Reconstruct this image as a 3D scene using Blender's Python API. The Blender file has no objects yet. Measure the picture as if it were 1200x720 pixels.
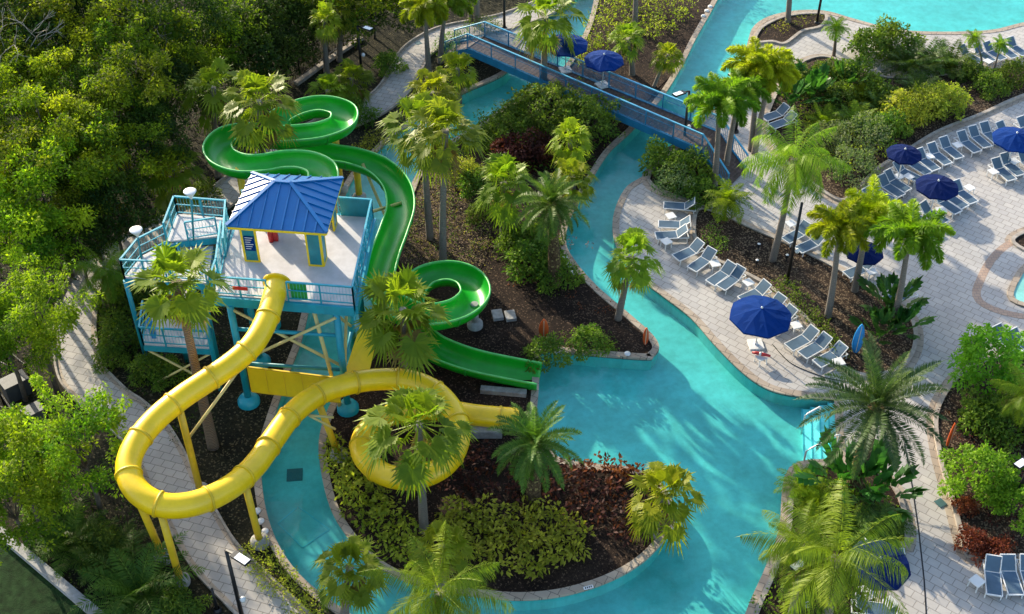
import bpy, math, random
import numpy as np
from mathutils import Vector, Matrix
from mathutils.geometry import tessellate_polygon
random.seed(11); RNG = np.random.default_rng(11)
R = math.radians
sc = bpy.context.scene
COL = sc.collection
# ------------------------------------------------------------------ camera geometry
H, F, TH = 46.0, 1500.0, R(42)
S_, C_ = math.sin(TH), math.cos(TH)
def at(px, py, h=0.0):
    u = (px-600)/F; v = (py-360)/F
    dz = -S_ - v*C_
    t = (h-H)/dz
    return Vector((u*t, (C_ - v*S_)*t, h))
def rise(base, px, py):
    """point above ground point base (same depth) seen at px,py"""
    u = (px-600)/F; v = (py-360)/F
    t = base[1]/(C_ - v*S_)
    return Vector((u*t, base[1], H + (-S_ - v*C_)*t))
cam = bpy.data.cameras.new('camera'); co = bpy.data.objects.new('camera', cam); COL.objects.link(co)
co.location = (0, 0, H); co.rotation_euler = (R(90)-TH, 0, 0)
cam.sensor_width = 36; cam.lens = 36*F/1200; cam.clip_end = 2000; sc.camera = co
# ------------------------------------------------------------------ light
SUN_EL, SUN_AZ = R(20), R(126)            # direction to the sun, angle from +X
w = bpy.data.worlds.new('World'); sc.world = w; w.use_nodes = True
nt = w.node_tree; bg = nt.nodes['Background']
sky = nt.nodes.new('ShaderNodeTexSky'); sky.sky_type = 'NISHITA'; sky.sun_disc = False
sky.sun_elevation = SUN_EL; sky.sun_rotation = R(90) - SUN_AZ
sky.air_density = 1.0; sky.dust_density = 1.5
nt.links.new(sky.outputs[0], bg.inputs[0]); bg.inputs[1].default_value = 0.15
sl = bpy.data.lights.new('sun', 'SUN'); so = bpy.data.objects.new('sun', sl); COL.objects.link(so)
sl.energy = 3.3; sl.angle = R(0.8); sl.color = (1, .89, .68)
sd = Vector((math.cos(SUN_AZ)*math.cos(SUN_EL), math.sin(SUN_AZ)*math.cos(SUN_EL), math.sin(SUN_EL)))
so.rotation_euler = sd.to_track_quat('Z', 'Y').to_euler(); so.location = sd*100
vs = sc.view_settings; vs.view_transform = 'Standard'; vs.look = 'None'; vs.gamma = 1; vs.exposure = 1.48
sc.render.engine = 'CYCLES'
sc.cycles.max_bounces = 6; sc.cycles.transparent_max_bounces = 6; sc.cycles.transmission_bounces = 4
sc.cycles.diffuse_bounces = 3; sc.cycles.glossy_bounces = 2
# ------------------------------------------------------------------ materials
def mk(name):
    m = bpy.data.materials.new(name); m.use_nodes = True
    n = m.node_tree.nodes; return m, n, m.node_tree.links, n['Principled BSDF']
def ramp(n, a, b, p0=0.3, p1=0.7):
    r = n.new('ShaderNodeValToRGB'); e = r.color_ramp.elements
    e[0].position = p0; e[0].color = (*a, 1); e[1].position = p1; e[1].color = (*b, 1); return r
def plain(name, col, rough=0.5, metal=0, vary=0.12, scale=3.0, coat=0.0, bump=0.0, spec=0.5):
    m, n, l, p = mk(name)
    tc = n.new('ShaderNodeTexCoord'); nz = n.new('ShaderNodeTexNoise'); nz.inputs['Scale'].default_value = scale
    nz.inputs['Detail'].default_value = 6; l.new(tc.outputs['Object'], nz.inputs['Vector'])
    a = tuple(c*(1-vary) for c in col); b = tuple(min(1, c*(1+vary)) for c in col)
    r = ramp(n, a, b); l.new(nz.outputs[0], r.inputs[0])
    g1 = n.new('ShaderNodeTexNoise'); g1.inputs['Scale'].default_value = .9; g1.inputs['Detail'].default_value = 10; g1.inputs['Roughness'].default_value = .75
    mp = n.new('ShaderNodeMapping'); mp.inputs['Scale'].default_value = (1.6, 1.6, .5); l.new(tc.outputs['Object'], mp.inputs['Vector']); l.new(mp.outputs[0], g1.inputs['Vector'])
    gr = ramp(n, (.74, .72, .68), (1.03, 1.03, 1.03), .34, .60); l.new(g1.outputs[0], gr.inputs[0])
    gm = n.new('ShaderNodeMix'); gm.data_type = 'RGBA'; gm.blend_type = 'MULTIPLY'; gm.inputs['Factor'].default_value = min(1, vary*5)
    l.new(r.outputs[0], gm.inputs['A']); l.new(gr.outputs[0], gm.inputs['B']); l.new(gm.outputs['Result'], p.inputs['Base Color'])
    rr = n.new('ShaderNodeMapRange'); rr.inputs['To Min'].default_value = min(1, rough*1.35); rr.inputs['To Max'].default_value = rough*.85
    l.new(g1.outputs[0], rr.inputs['Value']); l.new(rr.outputs[0], p.inputs['Roughness'])
    p.inputs['Metallic'].default_value = metal
    p.inputs['Coat Weight'].default_value = coat; p.inputs['Coat Roughness'].default_value = 0.12
    p.inputs['Specular IOR Level'].default_value = spec
    if bump:
        bp = n.new('ShaderNodeBump'); bp.inputs['Strength'].default_value = bump; bp.inputs['Distance'].default_value = 0.05
        n2 = n.new('ShaderNodeTexNoise'); n2.inputs['Scale'].default_value = scale*6; l.new(tc.outputs['Object'], n2.inputs['Vector'])
        l.new(n2.outputs[0], bp.inputs['Height']); l.new(bp.outputs[0], p.inputs['Normal'])
    return m
def leafmat(name, a, b, trans=0.35, rough=0.45, hue=0.03):
    m, n, l, p = mk(name)
    at_ = n.new('ShaderNodeAttribute'); at_.attribute_name = 'tint'
    r = ramp(n, a, b, 0.0, 1.0); l.new(at_.outputs['Fac'], r.inputs[0])
    oi = n.new('ShaderNodeObjectInfo')
    hs = n.new('ShaderNodeHueSaturation')
    mr = n.new('ShaderNodeMapRange'); mr.inputs['To Min'].default_value = 0.5-hue*.5; mr.inputs['To Max'].default_value = 0.5+hue*.5
    mv = n.new('ShaderNodeMapRange'); mv.inputs['To Min'].default_value = 0.8; mv.inputs['To Max'].default_value = 1.2
    l.new(oi.outputs['Random'], mr.inputs['Value']); l.new(oi.outputs['Random'], mv.inputs['Value'])
    l.new(mr.outputs[0], hs.inputs['Hue']); l.new(mv.outputs[0], hs.inputs['Value']); l.new(r.outputs[0], hs.inputs['Color'])
    l.new(hs.outputs[0], p.inputs['Base Color']); p.inputs['Roughness'].default_value = rough
    p.inputs['Specular IOR Level'].default_value = 0.14
    t = n.new('ShaderNodeBsdfTranslucent')
    br = n.new('ShaderNodeMix'); br.data_type = 'RGBA'; br.blend_type = 'MULTIPLY'; br.inputs['Factor'].default_value = 1
    l.new(hs.outputs[0], br.inputs['A']); br.inputs['B'].default_value = (2.0, 2.3, 0.8, 1)
    l.new(br.outputs['Result'], t.inputs['Color'])
    mx = n.new('ShaderNodeMixShader'); mx.inputs[0].default_value = trans
    l.new(p.outputs[0], mx.inputs[1]); l.new(t.outputs[0], mx.inputs[2]); l.new(mx.outputs[0], n['Material Output'].inputs[0])
    return m
def mulch_mat(name, a, b, c, scale=9.0, speck=0.12):
    m, n, l, p = mk(name)
    tc = n.new('ShaderNodeTexCoord')
    v = n.new('ShaderNodeTexVoronoi'); v.inputs['Scale'].default_value = scale*2.1; v.inputs['Randomness'].default_value = 1.0
    wn = n.new('ShaderNodeTexNoise'); wn.inputs['Scale'].default_value = scale; l.new(tc.outputs['Object'], wn.inputs['Vector'])
    wm = n.new('ShaderNodeMix'); wm.data_type = 'VECTOR'; wm.inputs['Factor'].default_value = .10; l.new(tc.outputs['Object'], wm.inputs['A']); l.new(wn.outputs['Color'], wm.inputs['B']); l.new(wm.outputs['Result'], v.inputs['Vector'])
    nz = n.new('ShaderNodeTexNoise'); nz.inputs['Scale'].default_value = 0.35; nz.inputs['Detail'].default_value = 8; nz.inputs['Roughness'].default_value = .65
    l.new(tc.outputs['Object'], nz.inputs['Vector'])
    r1 = ramp(n, a, b, .35, .68); l.new(nz.outputs[0], r1.inputs[0])
    sep = n.new('ShaderNodeSeparateColor'); l.new(v.outputs['Color'], sep.inputs[0])
    r2 = ramp(n, (0.55, .55, .55), (1.3, 1.28, 1.25), 0, 1); l.new(sep.outputs[0], r2.inputs[0])
    mu = n.new('ShaderNodeMix'); mu.data_type = 'RGBA'; mu.blend_type = 'MULTIPLY'; mu.inputs['Factor'].default_value = 1
    l.new(r1.outputs[0], mu.inputs['A']); l.new(r2.outputs[0], mu.inputs['B'])
    nb = n.new('ShaderNodeTexNoise'); nb.inputs['Scale'].default_value = 0.6; nb.inputs['Detail'].default_value = 2; l.new(tc.outputs['Object'], nb.inputs['Vector'])
    # dry leaf litter: scattered cells of tan
    cmp = n.new('ShaderNodeMath'); cmp.operation = 'LESS_THAN'
    mm = n.new('ShaderNodeMath'); mm.operation = 'MULTIPLY'; l.new(nb.outputs[0], mm.inputs[0]); mm.inputs[1].default_value = speck*2
    l.new(sep.outputs[1], cmp.inputs[0]); l.new(mm.outputs[0], cmp.inputs[1])
    mx = n.new('ShaderNodeMix'); mx.data_type = 'RGBA'; l.new(cmp.outputs[0], mx.inputs['Factor'])
    l.new(mu.outputs['Result'], mx.inputs['A']); mx.inputs['B'].default_value = (*c, 1)
    l.new(mx.outputs['Result'], p.inputs['Base Color']); p.inputs['Roughness'].default_value = .95; p.inputs['Specular IOR Level'].default_value = .15
    bp = n.new('ShaderNodeBump'); bp.inputs['Strength'].default_value = .9; bp.inputs['Distance'].default_value = .08
    l.new(sep.outputs[2], bp.inputs['Height']); l.new(bp.outputs[0], p.inputs['Normal'])
    return m
def paver_mat(name, a, b, mortar, size=0.55, rot=45, stain=(.86, .83, .79)):
    m, n, l, p = mk(name)
    tc = n.new('ShaderNodeTexCoord'); mp = n.new('ShaderNodeMapping'); mp.inputs['Rotation'].default_value = (0, 0, R(rot))
    l.new(tc.outputs['Object'], mp.inputs['Vector'])
    bk = n.new('ShaderNodeTexBrick'); bk.inputs['Scale'].default_value = 1.0
    bk.inputs['Brick Width'].default_value = size*1.35; bk.inputs['Row Height'].default_value = size; bk.inputs['Mortar Size'].default_value = .018
    bk.inputs['Mortar Smooth'].default_value = .3; bk.offset = .5; bk.inputs['Bias'].default_value = 0
    bk.inputs['Color1'].default_value = (*a, 1); bk.inputs['Color2'].default_value = (*b, 1); bk.inputs['Mortar'].default_value = (*mortar, 1)
    l.new(mp.outputs[0], bk.inputs['Vector'])
    nz = n.new('ShaderNodeTexNoise'); nz.inputs['Scale'].default_value = .45; nz.inputs['Detail'].default_value = 9; nz.inputs['Roughness'].default_value = .7
    l.new(tc.outputs['Object'], nz.inputs['Vector'])
    r = ramp(n, stain, (1.06, 1.04, 1.01), .3, .7); l.new(nz.outputs[0], r.inputs[0])
    mu = n.new('ShaderNodeMix'); mu.data_type = 'RGBA'; mu.blend_type = 'MULTIPLY'; mu.inputs['Factor'].default_value = 1
    l.new(bk.outputs['Color'], mu.inputs['A']); l.new(r.outputs[0], mu.inputs['B']); l.new(mu.outputs['Result'], p.inputs['Base Color'])
    p.inputs['Roughness'].default_value = .75; p.inputs['Specular IOR Level'].default_value = .3
    bp = n.new('ShaderNodeBump'); bp.inputs['Strength'].default_value = .5; bp.inputs['Distance'].default_value = .02; bp.invert = True
    l.new(bk.outputs['Fac'], bp.inputs['Height']); l.new(bp.outputs[0], p.inputs['Normal'])
    return m
def water_mat():
    m, n, l, p = mk('water'); n.remove(p)
    tc = n.new('ShaderNodeTexCoord')
    nz = n.new('ShaderNodeTexNoise'); nz.inputs['Scale'].default_value = 1.3; nz.inputs['Detail'].default_value = 4; nz.inputs['Distortion'].default_value = .6
    l.new(tc.outputs['Object'], nz.inputs['Vector'])
    bp = n.new('ShaderNodeBump'); bp.inputs['Strength'].default_value = .22; bp.inputs['Distance'].default_value = .12; l.new(nz.outputs[0], bp.inputs['Height'])
    g = n.new('ShaderNodeBsdfGlossy'); g.inputs['Roughness'].default_value = .06; l.new(bp.outputs[0], g.inputs['Normal'])
    t = n.new('ShaderNodeBsdfTransparent'); t.inputs['Color'].default_value = (.56, .95, .96, 1)
    ge = n.new('ShaderNodeNewGeometry'); ir = n.new('ShaderNodeMapRange'); ir.inputs['To Min'].default_value = 1.33; ir.inputs['To Max'].default_value = 1/1.33; l.new(ge.outputs['Backfacing'], ir.inputs['Value'])
    fr = n.new('ShaderNodeFresnel'); l.new(ir.outputs[0], fr.inputs['IOR']); l.new(bp.outputs[0], fr.inputs['Normal'])
    mx = n.new('ShaderNodeMixShader'); l.new(fr.outputs[0], mx.inputs[0]); l.new(t.outputs[0], mx.inputs[1]); l.new(g.outputs[0], mx.inputs[2])
    l.new(mx.outputs[0], n['Material Output'].inputs[0]); return m
def ring_mat(name, a, b, sc_=5.0):
    m, n, l, p = mk(name)
    tc = n.new('ShaderNodeTexCoord'); wv = n.new('ShaderNodeTexWave'); wv.bands_direction = 'Z'; wv.inputs['Scale'].default_value = sc_
    wv.inputs['Distortion'].default_value = 3; wv.inputs['Detail'].default_value = 3; wv.inputs['Detail Scale'].default_value = 2
    l.new(tc.outputs['Object'], wv.inputs['Vector']); r = ramp(n, a, b, .2, .8); l.new(wv.outputs['Fac'], r.inputs[0])
    l.new(r.outputs[0], p.inputs['Base Color']); p.inputs['Roughness'].default_value = .9
    bp = n.new('ShaderNodeBump'); bp.inputs['Distance'].default_value = .04; l.new(wv.outputs['Fac'], bp.inputs['Height']); l.new(bp.outputs[0], p.inputs['Normal'])
    return m
def rib_mat(name, a, width, axis=0):
    return plain(name, a, .28, 0, .06, 1.5, coat=.6)
M = {}
M['mulch'] = mulch_mat('mulch', (.013, .008, .006), (.040, .025, .017), (.11, .07, .045), 9, .10)
M['litter'] = mulch_mat('litter mulch', (.015, .010, .007), (.055, .035, .023), (.17, .12, .075), 8, .22)
M['soil'] = mulch_mat('wood soil', (.012, .012, .007), (.03, .028, .014), (.09, .075, .04), 7, .12)
M['lawn'] = plain('lawn', (.014, .036, .010), .95, 0, .5, 3.0, bump=.6, spec=.1)
M['paver'] = paver_mat('pavers', (.46, .435, .41), (.40, .38, .365), (.24, .225, .21), .42, 38)
M['path'] = paver_mat('path pavers', (.43, .40, .37), (.36, .34, .32), (.19, .175, .16), .42, 18)
M['brick'] = paver_mat('border brick', (.42, .30, .23), (.36, .25, .19), (.25, .2, .17), .22, 0)
M['coping'] = paver_mat('coping stone', (.43, .36, .29), (.35, .285, .23), (.17, .14, .115), .46, 27, (.72, .68, .62))
M['kerb'] = plain('kerb concrete', (.36, .31, .26), .85, 0, .22, 4, bump=.3)
M['darktile'] = plain('waterline tile', (.035, .075, .09), .3, 0, .4, 6)
M['poolfloor'] = plain('pool plaster', (.20, .52, .47), .7, 0, .16, .22)
M['steps'] = plain('step plaster', (.45, .80, .78), .7)
M['poolline'] = plain('pool tile line', (.12, .50, .52), .6)
M['grate'] = plain('drain grate', (.05, .12, .13), .5)
M['water'] = water_mat()
M['yellow'] = plain('yellow fibreglass', (.90, .57, .001), .38, 0, .09, .8, coat=.2)
M['yellowdark'] = plain('yellow flange', (.70, .46, .01), .45, 0, .15, 3)
M['yellowpost'] = plain('yellow painted steel', (.72, .46, .015), .45, 0, .12, 2)
M['palebrace'] = plain('pale yellow steel', (.62, .52, .20), .45, 0, .12, 2)
M['panel'] = plain('yellow panel', (.84, .58, .005), .5, 0, .06, 1.2)
M['green'] = plain('green fibreglass', (.005, .34, .014), .34, 0, .09, .9, coat=.12)
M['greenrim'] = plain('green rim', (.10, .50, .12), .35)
M['greenend'] = plain('green runout', (.02, .30, .04), .4)
M['roof'] = plain('blue roof metal', (.002, .125, .35), .30, .0, .06, 1.5, coat=.15)
M['roof'].node_tree.nodes['Principled BSDF'].inputs['Coat Roughness'].default_value = .22
M['teal'] = plain('teal paint', (.008, .30, .40), .4, 0, .12, 2)
M['tealdark'] = plain('deep teal paint', (.006, .20, .24), .45, 0, .12, 2)
M['aqua'] = plain('light aqua paint', (.09, .45, .48), .4, 0, .1, 2)
M['deck'] = plain('white deck', (.55, .52, .52), .7, 0, .10, 1.0)
M['white'] = plain('white plastic', (.66, .655, .64), .4, 0, .04)
M['cream'] = plain('cream', (.6, .55, .4), .6)
M['sling'] = plain('blue grey sling', (.080, .128, .180), .8, 0, .12, 2, spec=.1)
M['slingback'] = plain('backrest sling', (.095, .145, .195), .8, 0, .12, 2, spec=.1)
M['navy'] = plain('navy canvas', (.002, .011, .07), .85, 0, .12, 2, spec=.08)
M['royal'] = plain('royal blue canvas', (.001, .026, .15), .8, 0, .10, 2, spec=.08)
M['black'] = plain('black metal', (.012, .012, .014), .45, .3)
M['ledhead'] = plain('lamp lens', (.85, .86, .88), .3, 0, .02)
M['grey'] = plain('grey concrete', (.33, .32, .31), .85, 0, .2, 4, bump=.3)
M['bridge'] = plain('bridge blue', (.022, .22, .40), .4, 0, .12, 2)
M['bridgerail'] = plain('bridge pale blue', (.09, .38, .58), .4, 0, .1, 2)
M['mesh'] = plain('mesh infill', (.12, .30, .42), .5, 0, .15, 3)
M['wooddeck'] = plain('deck boards', (.10, .065, .05), .8, 0, .35, 5, bump=.3)
M['red'] = plain('red plastic', (.45, .02, .02), .4)
M['orange'] = plain('orange board', (.62, .10, .02), .4)
M['boardblue'] = plain('blue board', (.02, .25, .60), .35)
M['trunk'] = ring_mat('palm trunk', (.15, .12, .095), (.30, .255, .21), 4.0)
M['trunkbrown'] = ring_mat('brown palm trunk', (.10, .07, .045), (.22, .16, .11), 3.0)
M['trunkboot'] = mulch_mat('booted trunk', (.06, .04, .025), (.15, .10, .05), (.25, .2, .08), 6, .2)
M['twig'] = plain('pale twig', (.30, .26, .21), .9, 0, .25, 4)
M['bark'] = plain('bark', (.10, .08, .06), .95, 0, .4, 5, bump=.5)
L = {}
L['fan'] = leafmat('fan leaf', (.066, .125, .008), (.24, .28, .020))
L['fanyellow'] = leafmat('yellow fan leaf', (.10, .155, .008), (.32, .33, .020))
L['fandark'] = leafmat('dark fan leaf', (.030, .075, .010), (.10, .155, .020))
L['fox'] = leafmat('foxtail leaf', (.060, .135, .008), (.22, .29, .014))
L['foxyellow'] = leafmat('golden foxtail leaf', (.125, .195, .008), (.36, .38, .012), hue=.02)
L['coco'] = leafmat('coconut leaf', (.050, .120, .008), (.20, .275, .020))
L['date'] = leafmat('date leaf', (.026, .060, .020), (.09, .130, .040), .2)
L['pindo'] = leafmat('pindo leaf', (.035, .085, .014), (.13, .20, .030), .25)
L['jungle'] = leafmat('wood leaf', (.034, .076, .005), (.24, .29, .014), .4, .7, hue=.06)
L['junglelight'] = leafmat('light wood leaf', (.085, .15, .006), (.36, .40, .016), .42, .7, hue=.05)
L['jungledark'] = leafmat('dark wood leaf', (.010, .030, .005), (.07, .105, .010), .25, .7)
L['bright'] = leafmat('bright leaf', (.068, .155, .007), (.26, .34, .014), .38, .65)
L['lime'] = leafmat('lime leaf', (.055, .15, .008), (.20, .33, .020), .3, .6)
L['shrub'] = leafmat('shrub leaf', (.042, .090, .010), (.16, .22, .024), .3, .65)
L['golden'] = leafmat('golden shrub leaf', (.11, .145, .010), (.38, .37, .045), .35, .6)
L['red'] = leafmat('red leaf', (.030, .014, .010), (.12, .038, .026), .3, .6)
L['rust'] = leafmat('rust leaf', (.10, .025, .012), (.24, .07, .03), .3)
L['paddle'] = leafmat('paddle leaf', (.020, .085, .016), (.07, .18, .035), .25, .35)
L['dry'] = leafmat('dry frond', (.14, .10, .03), (.28, .21, .07), .25)
L['bouga'] = leafmat('flower leaf', (.035, .09, .02), (.24, .26, .13), .3, .6)
# ------------------------------------------------------------------ mesh builder
class MB:
    def __init__(s): s.v = []; s.f = []; s.mi = []; s.cur = 0; s.sm = []; s.smooth = False
    def add(s, vs, fs):
        o = len(s.v); s.v += [Vector(q) for q in vs]
        for f in fs: s.f.append([i+o for i in f]); s.mi.append(s.cur); s.sm.append(s.smooth)
    def box(s, c, d, rz=0.0, ax=None):
        c = Vector(c)
        if ax is None: ax = (Vector((math.cos(rz), math.sin(rz), 0)), Vector((-math.sin(rz), math.cos(rz), 0)), Vector((0, 0, 1)))
        vs = [c + ax[0]*(d[0]/2*i) + ax[1]*(d[1]/2*j) + ax[2]*(d[2]/2*k) for k in (-1, 1) for j in (-1, 1) for i in (-1, 1)]
        s.add(vs, [(0, 2, 3, 1), (4, 5, 7, 6), (0, 1, 5, 4), (2, 6, 7, 3), (0, 4, 6, 2), (1, 3, 7, 5)])
    def bar(s, a, b, wd, ht=None, up=Vector((0, 0, 1))):
        a = Vector(a); b = Vector(b); d = b-a; ln = d.length
        if ln < 1e-6: return
        d /= ln
        if abs(d.dot(up)) > .98: up = Vector((0, 1, 0))
        sd_ = d.cross(up).normalized(); u = sd_.cross(d)
        s.box((a+b)/2, (ln, wd, ht or wd), ax=(d, -sd_, u))
    def sweep(s, path, ring, closed_ring=True, cap=True, ups=None, scales=None):
        n = len(path); k = len(ring); o = len(s.v); path = [Vector(p) for p in path]
        for i, p in enumerate(path):
            t = (path[min(i+1, n-1)] - path[max(i-1, 0)]).normalized()
            up = ups[i] if ups else Vector((0, 0, 1))
            if abs(t.dot(up)) > .97: up = Vector((0, 1, 0))
            r = t.cross(up).normalized(); u = r.cross(t)
            q = scales[i] if scales else 1.0
            s.v += [p + r*(x*q) + u*(y*q) for x, y in ring]
        m = k if closed_ring else k-1
        for i in range(n-1):
            for j in range(m):
                j2 = (j+1) % k
                s.f.append([o+i*k+j, o+i*k+j2, o+(i+1)*k+j2, o+(i+1)*k+j]); s.mi.append(s.cur); s.sm.append(s.smooth)
        if cap and closed_ring:
            s.f.append([o+j for j in range(k)][::-1]); s.f.append([o+(n-1)*k+j for j in range(k)])
            s.mi += [s.cur]*2; s.sm += [False]*2
    def tube(s, path, r, seg=10, scales=None, cap=True):
        s.smooth = True
        s.sweep(path, [(r*math.cos(2*math.pi*i/seg), r*math.sin(2*math.pi*i/seg)) for i in range(seg)], cap=cap, scales=scales)
        s.smooth = False
    def lathe(s, c, prof, seg=16, sm=True):
        o = len(s.v); c = Vector(c); k = len(prof)
        for r, z in prof:
            s.v += [c + Vector((r*math.cos(2*math.pi*i/seg), r*math.sin(2*math.pi*i/seg), z)) for i in range(seg)]
        for j in range(k-1):
            for i in range(seg):
                i2 = (i+1) % seg
                s.f.append([o+j*seg+i, o+j*seg+i2, o+(j+1)*seg+i2, o+(j+1)*seg+i]); s.mi.append(s.cur); s.sm.append(sm)
    def slab(s, pts, z0, z1, side=None, bottom=True):
        """closed outline, world xy; top at z1, walls down to z0"""
        p2 = [Vector((p[0], p[1], 0)) for p in pts]; n = len(p2)
        area = sum(p2[i].x*p2[(i+1) % n].y - p2[(i+1) % n].x*p2[i].y for i in range(n))
        if area < 0: p2.reverse()
        tr = tessellate_polygon([p2]); c = s.cur
        tv = [Vector((p.x, p.y, z1)) for p in p2]; bv = [Vector((p.x, p.y, z0)) for p in p2]
        fs = []
        for t in tr:
            a, b, d = (p2[i] for i in t)
            fs.append(t if (b-a).cross(d-a).z > 0 else t[::-1])
        s.add(tv, fs)
        if bottom: s.add(bv, [f[::-1] for f in fs])
        if side is not None: s.cur = side
        s.add(tv+bv, [(i, i+n, (i+1) % n+n, (i+1) % n) for i in range(n)])
        s.cur = c
    def build(s, name, mats, parent=None, world=False):
        me = bpy.data.meshes.new(name)
        off = Vector(parent.location) if (parent and world) else Vector((0, 0, 0))
        me.from_pydata([tuple(q-off) for q in s.v], [], s.f)
        for m in (mats if isinstance(mats, (list, tuple)) else [mats]): me.materials.append(m)
        me.polygons.foreach_set('material_index', s.mi); me.polygons.foreach_set('use_smooth', s.sm); me.update()
        o = bpy.data.objects.new(name, me); COL.objects.link(o)
        if parent: o.parent = parent
        return o
def tag(o, label=None, cat=None, group=None, kind=None):
    if label: o['label'] = label
    if cat: o['category'] = cat
    if group: o['group'] = group
    if kind: o['kind'] = kind
    return o
def thing(name, label, cat, loc, group=None, rz=0.0):
    o = bpy.data.objects.new(name, None); COL.objects.link(o); o.location = loc; o.rotation_euler = (0, 0, rz); o.empty_display_size = .3
    return tag(o, label, cat, group)
def struct(name, mb, mats): return tag(mb.build(name, mats), kind='structure')
KIDS = {}
def copy_thing(src, loc, rz, label, group=None, scale=None):
    c = src.copy(); COL.objects.link(c); c.location = loc; c.rotation_euler = (0, 0, rz); c['label'] = label
    if group: c['group'] = group
    if scale: c.scale = (scale,)*3
    def rec(a, b):
        for ch in [k for k in KIDS[a.name]]:
            d = ch.copy(); COL.objects.link(d); d.parent = b
            if ch.name in KIDS: rec(ch, d)
    rec(src, c); return c
def reg(root):
    KIDS[root.name] = list(root.children)
    for c in root.children:
        if c.children: KIDS[c.name] = list(c.children)
    return root
ORD = ['first', 'second', 'third', 'fourth', 'fifth', 'sixth', 'seventh', 'eighth', 'ninth', 'tenth', 'eleventh', 'twelfth', 'thirteenth', 'fourteenth', 'fifteenth', 'sixteenth']
# ------------------------------------------------------------------ splines
def cr(pts, n=8, closed=False):
    P = [Vector(p) for p in pts]; m = len(P); out = []
    def g(i): return P[i % m] if closed else P[max(0, min(m-1, i))]
    for i in range(m if closed else m-1):
        a, b, c, d = g(i-1), g(i), g(i+1), g(i+2)
        if (c-b).length < 1e-6: continue
        if (b-a).length < 1e-6 and (closed or i > 0): a = b
        for k in range(n):
            t = k/n
            out.append(.5*((2*b) + (c-a)*t + (2*a-5*b+4*c-d)*t*t + (3*b-a-3*c+d)*t**3))
    if not closed: out.append(P[-1])
    return out
def gpts(px, h=0.0): return [at(x, y, h) for x, y in px]
def offset(path, d, closed=False):
    n = len(path); out = []
    for i in range(n):
        a = path[(i-1) % n] if closed else path[max(i-1, 0)]
        b = path[(i+1) % n] if closed else path[min(i+1, n-1)]
        t = Vector((b.x-a.x, b.y-a.y, 0))
        if t.length < 1e-6: t = Vector((1, 0, 0))
        t.normalize(); out.append(Vector((path[i].x - t.y*d, path[i].y + t.x*d, path[i].z)))
    return out
def strip(mb, path, d0, d1, z0, z1, closed=False):
    """ribbon slab between two offsets of a path (left positive)"""
    A = offset(path, d0, closed); B = offset(path, d1, closed); n = len(path)
    vs = [Vector((p.x, p.y, z1)) for p in A] + [Vector((p.x, p.y, z1)) for p in B] + [Vector((p.x, p.y, z0)) for p in A] + [Vector((p.x, p.y, z0)) for p in B]
    fs = []
    for i in range(n if closed else n-1):
        j = (i+1) % n
        fs += [(i, j, n+j, n+i), (2*n+i, i+0, j, 2*n+j)[::-1], (n+i, 3*n+i, 3*n+j, n+j)[::-1], (2*n+i, 3*n+i, 3*n+j, 2*n+j)]
    mb.add(vs, fs)
# ------------------------------------------------------------------ leaves
def nrmz(a): return a/np.maximum(np.linalg.norm(a, axis=-1, keepdims=True), 1e-9)
class LM:
    def __init__(s): s.V = []; s.T = []; s.MI = []; s.n = 0
    def rh(s, base, d, nrm, Ln, W, tint, droop=0.0, mi=0, mid=.45):
        base = np.asarray(base, float).reshape(-1, 3); n = len(base)
        d = nrmz(np.broadcast_to(np.asarray(d, float), (n, 3))); nrm = np.broadcast_to(np.asarray(nrm, float), (n, 3))
        Ln = np.broadcast_to(np.asarray(Ln, float), (n,))[:, None]; W = np.broadcast_to(np.asarray(W, float), (n,))[:, None]
        droop = np.broadcast_to(np.asarray(droop, float), (n,))[:, None]
        side = nrmz(np.cross(d, nrm)); dn = np.array([0, 0, -1.0])
        q = np.stack([base, base + d*Ln*mid + side*W/2 + dn*droop*Ln*.25, base + d*Ln + dn*droop*Ln, base + d*Ln*mid - side*W/2 + dn*droop*Ln*.25], 1)
        s.V.append(q.reshape(-1, 3)); t = np.clip(np.broadcast_to(np.asarray(tint, float), (n,)), 0, 1)
        s.T.append(np.repeat(t, 4)); s.MI.append(np.full(n, mi, np.int32)); s.n += n
    def mesh(s, name, mats):
        V = np.concatenate(s.V).astype(np.float32); T = np.concatenate(s.T).astype(np.float32); MI = np.concatenate(s.MI); n = s.n
        me = bpy.data.meshes.new(name)
        me.vertices.add(4*n); me.vertices.foreach_set('co', V.ravel())
        me.loops.add(4*n); me.loops.foreach_set('vertex_index', np.arange(4*n, dtype=np.int32))
        me.polygons.add(n); me.polygons.foreach_set('loop_start', np.arange(0, 4*n, 4, dtype=np.int32))
        for m in (mats if isinstance(mats, (list, tuple)) else [mats]): me.materials.append(m)
        me.polygons.foreach_set('material_index', MI)
        a = me.attributes.new('tint', 'FLOAT_COLOR', 'POINT')
        c = np.ones((4*n, 4), np.float32); c[:, :3] = T[:, None]; a.data.foreach_set('color', c.ravel())
        me.update(calc_edges=True); return me
def rnd(n, a, b): return RNG.uniform(a, b, n)
def sph(az, el): return np.stack([np.cos(az)*np.cos(el), np.sin(az)*np.cos(el), np.sin(el)], -1)
UP = np.array([0, 0, 1.0])
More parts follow.
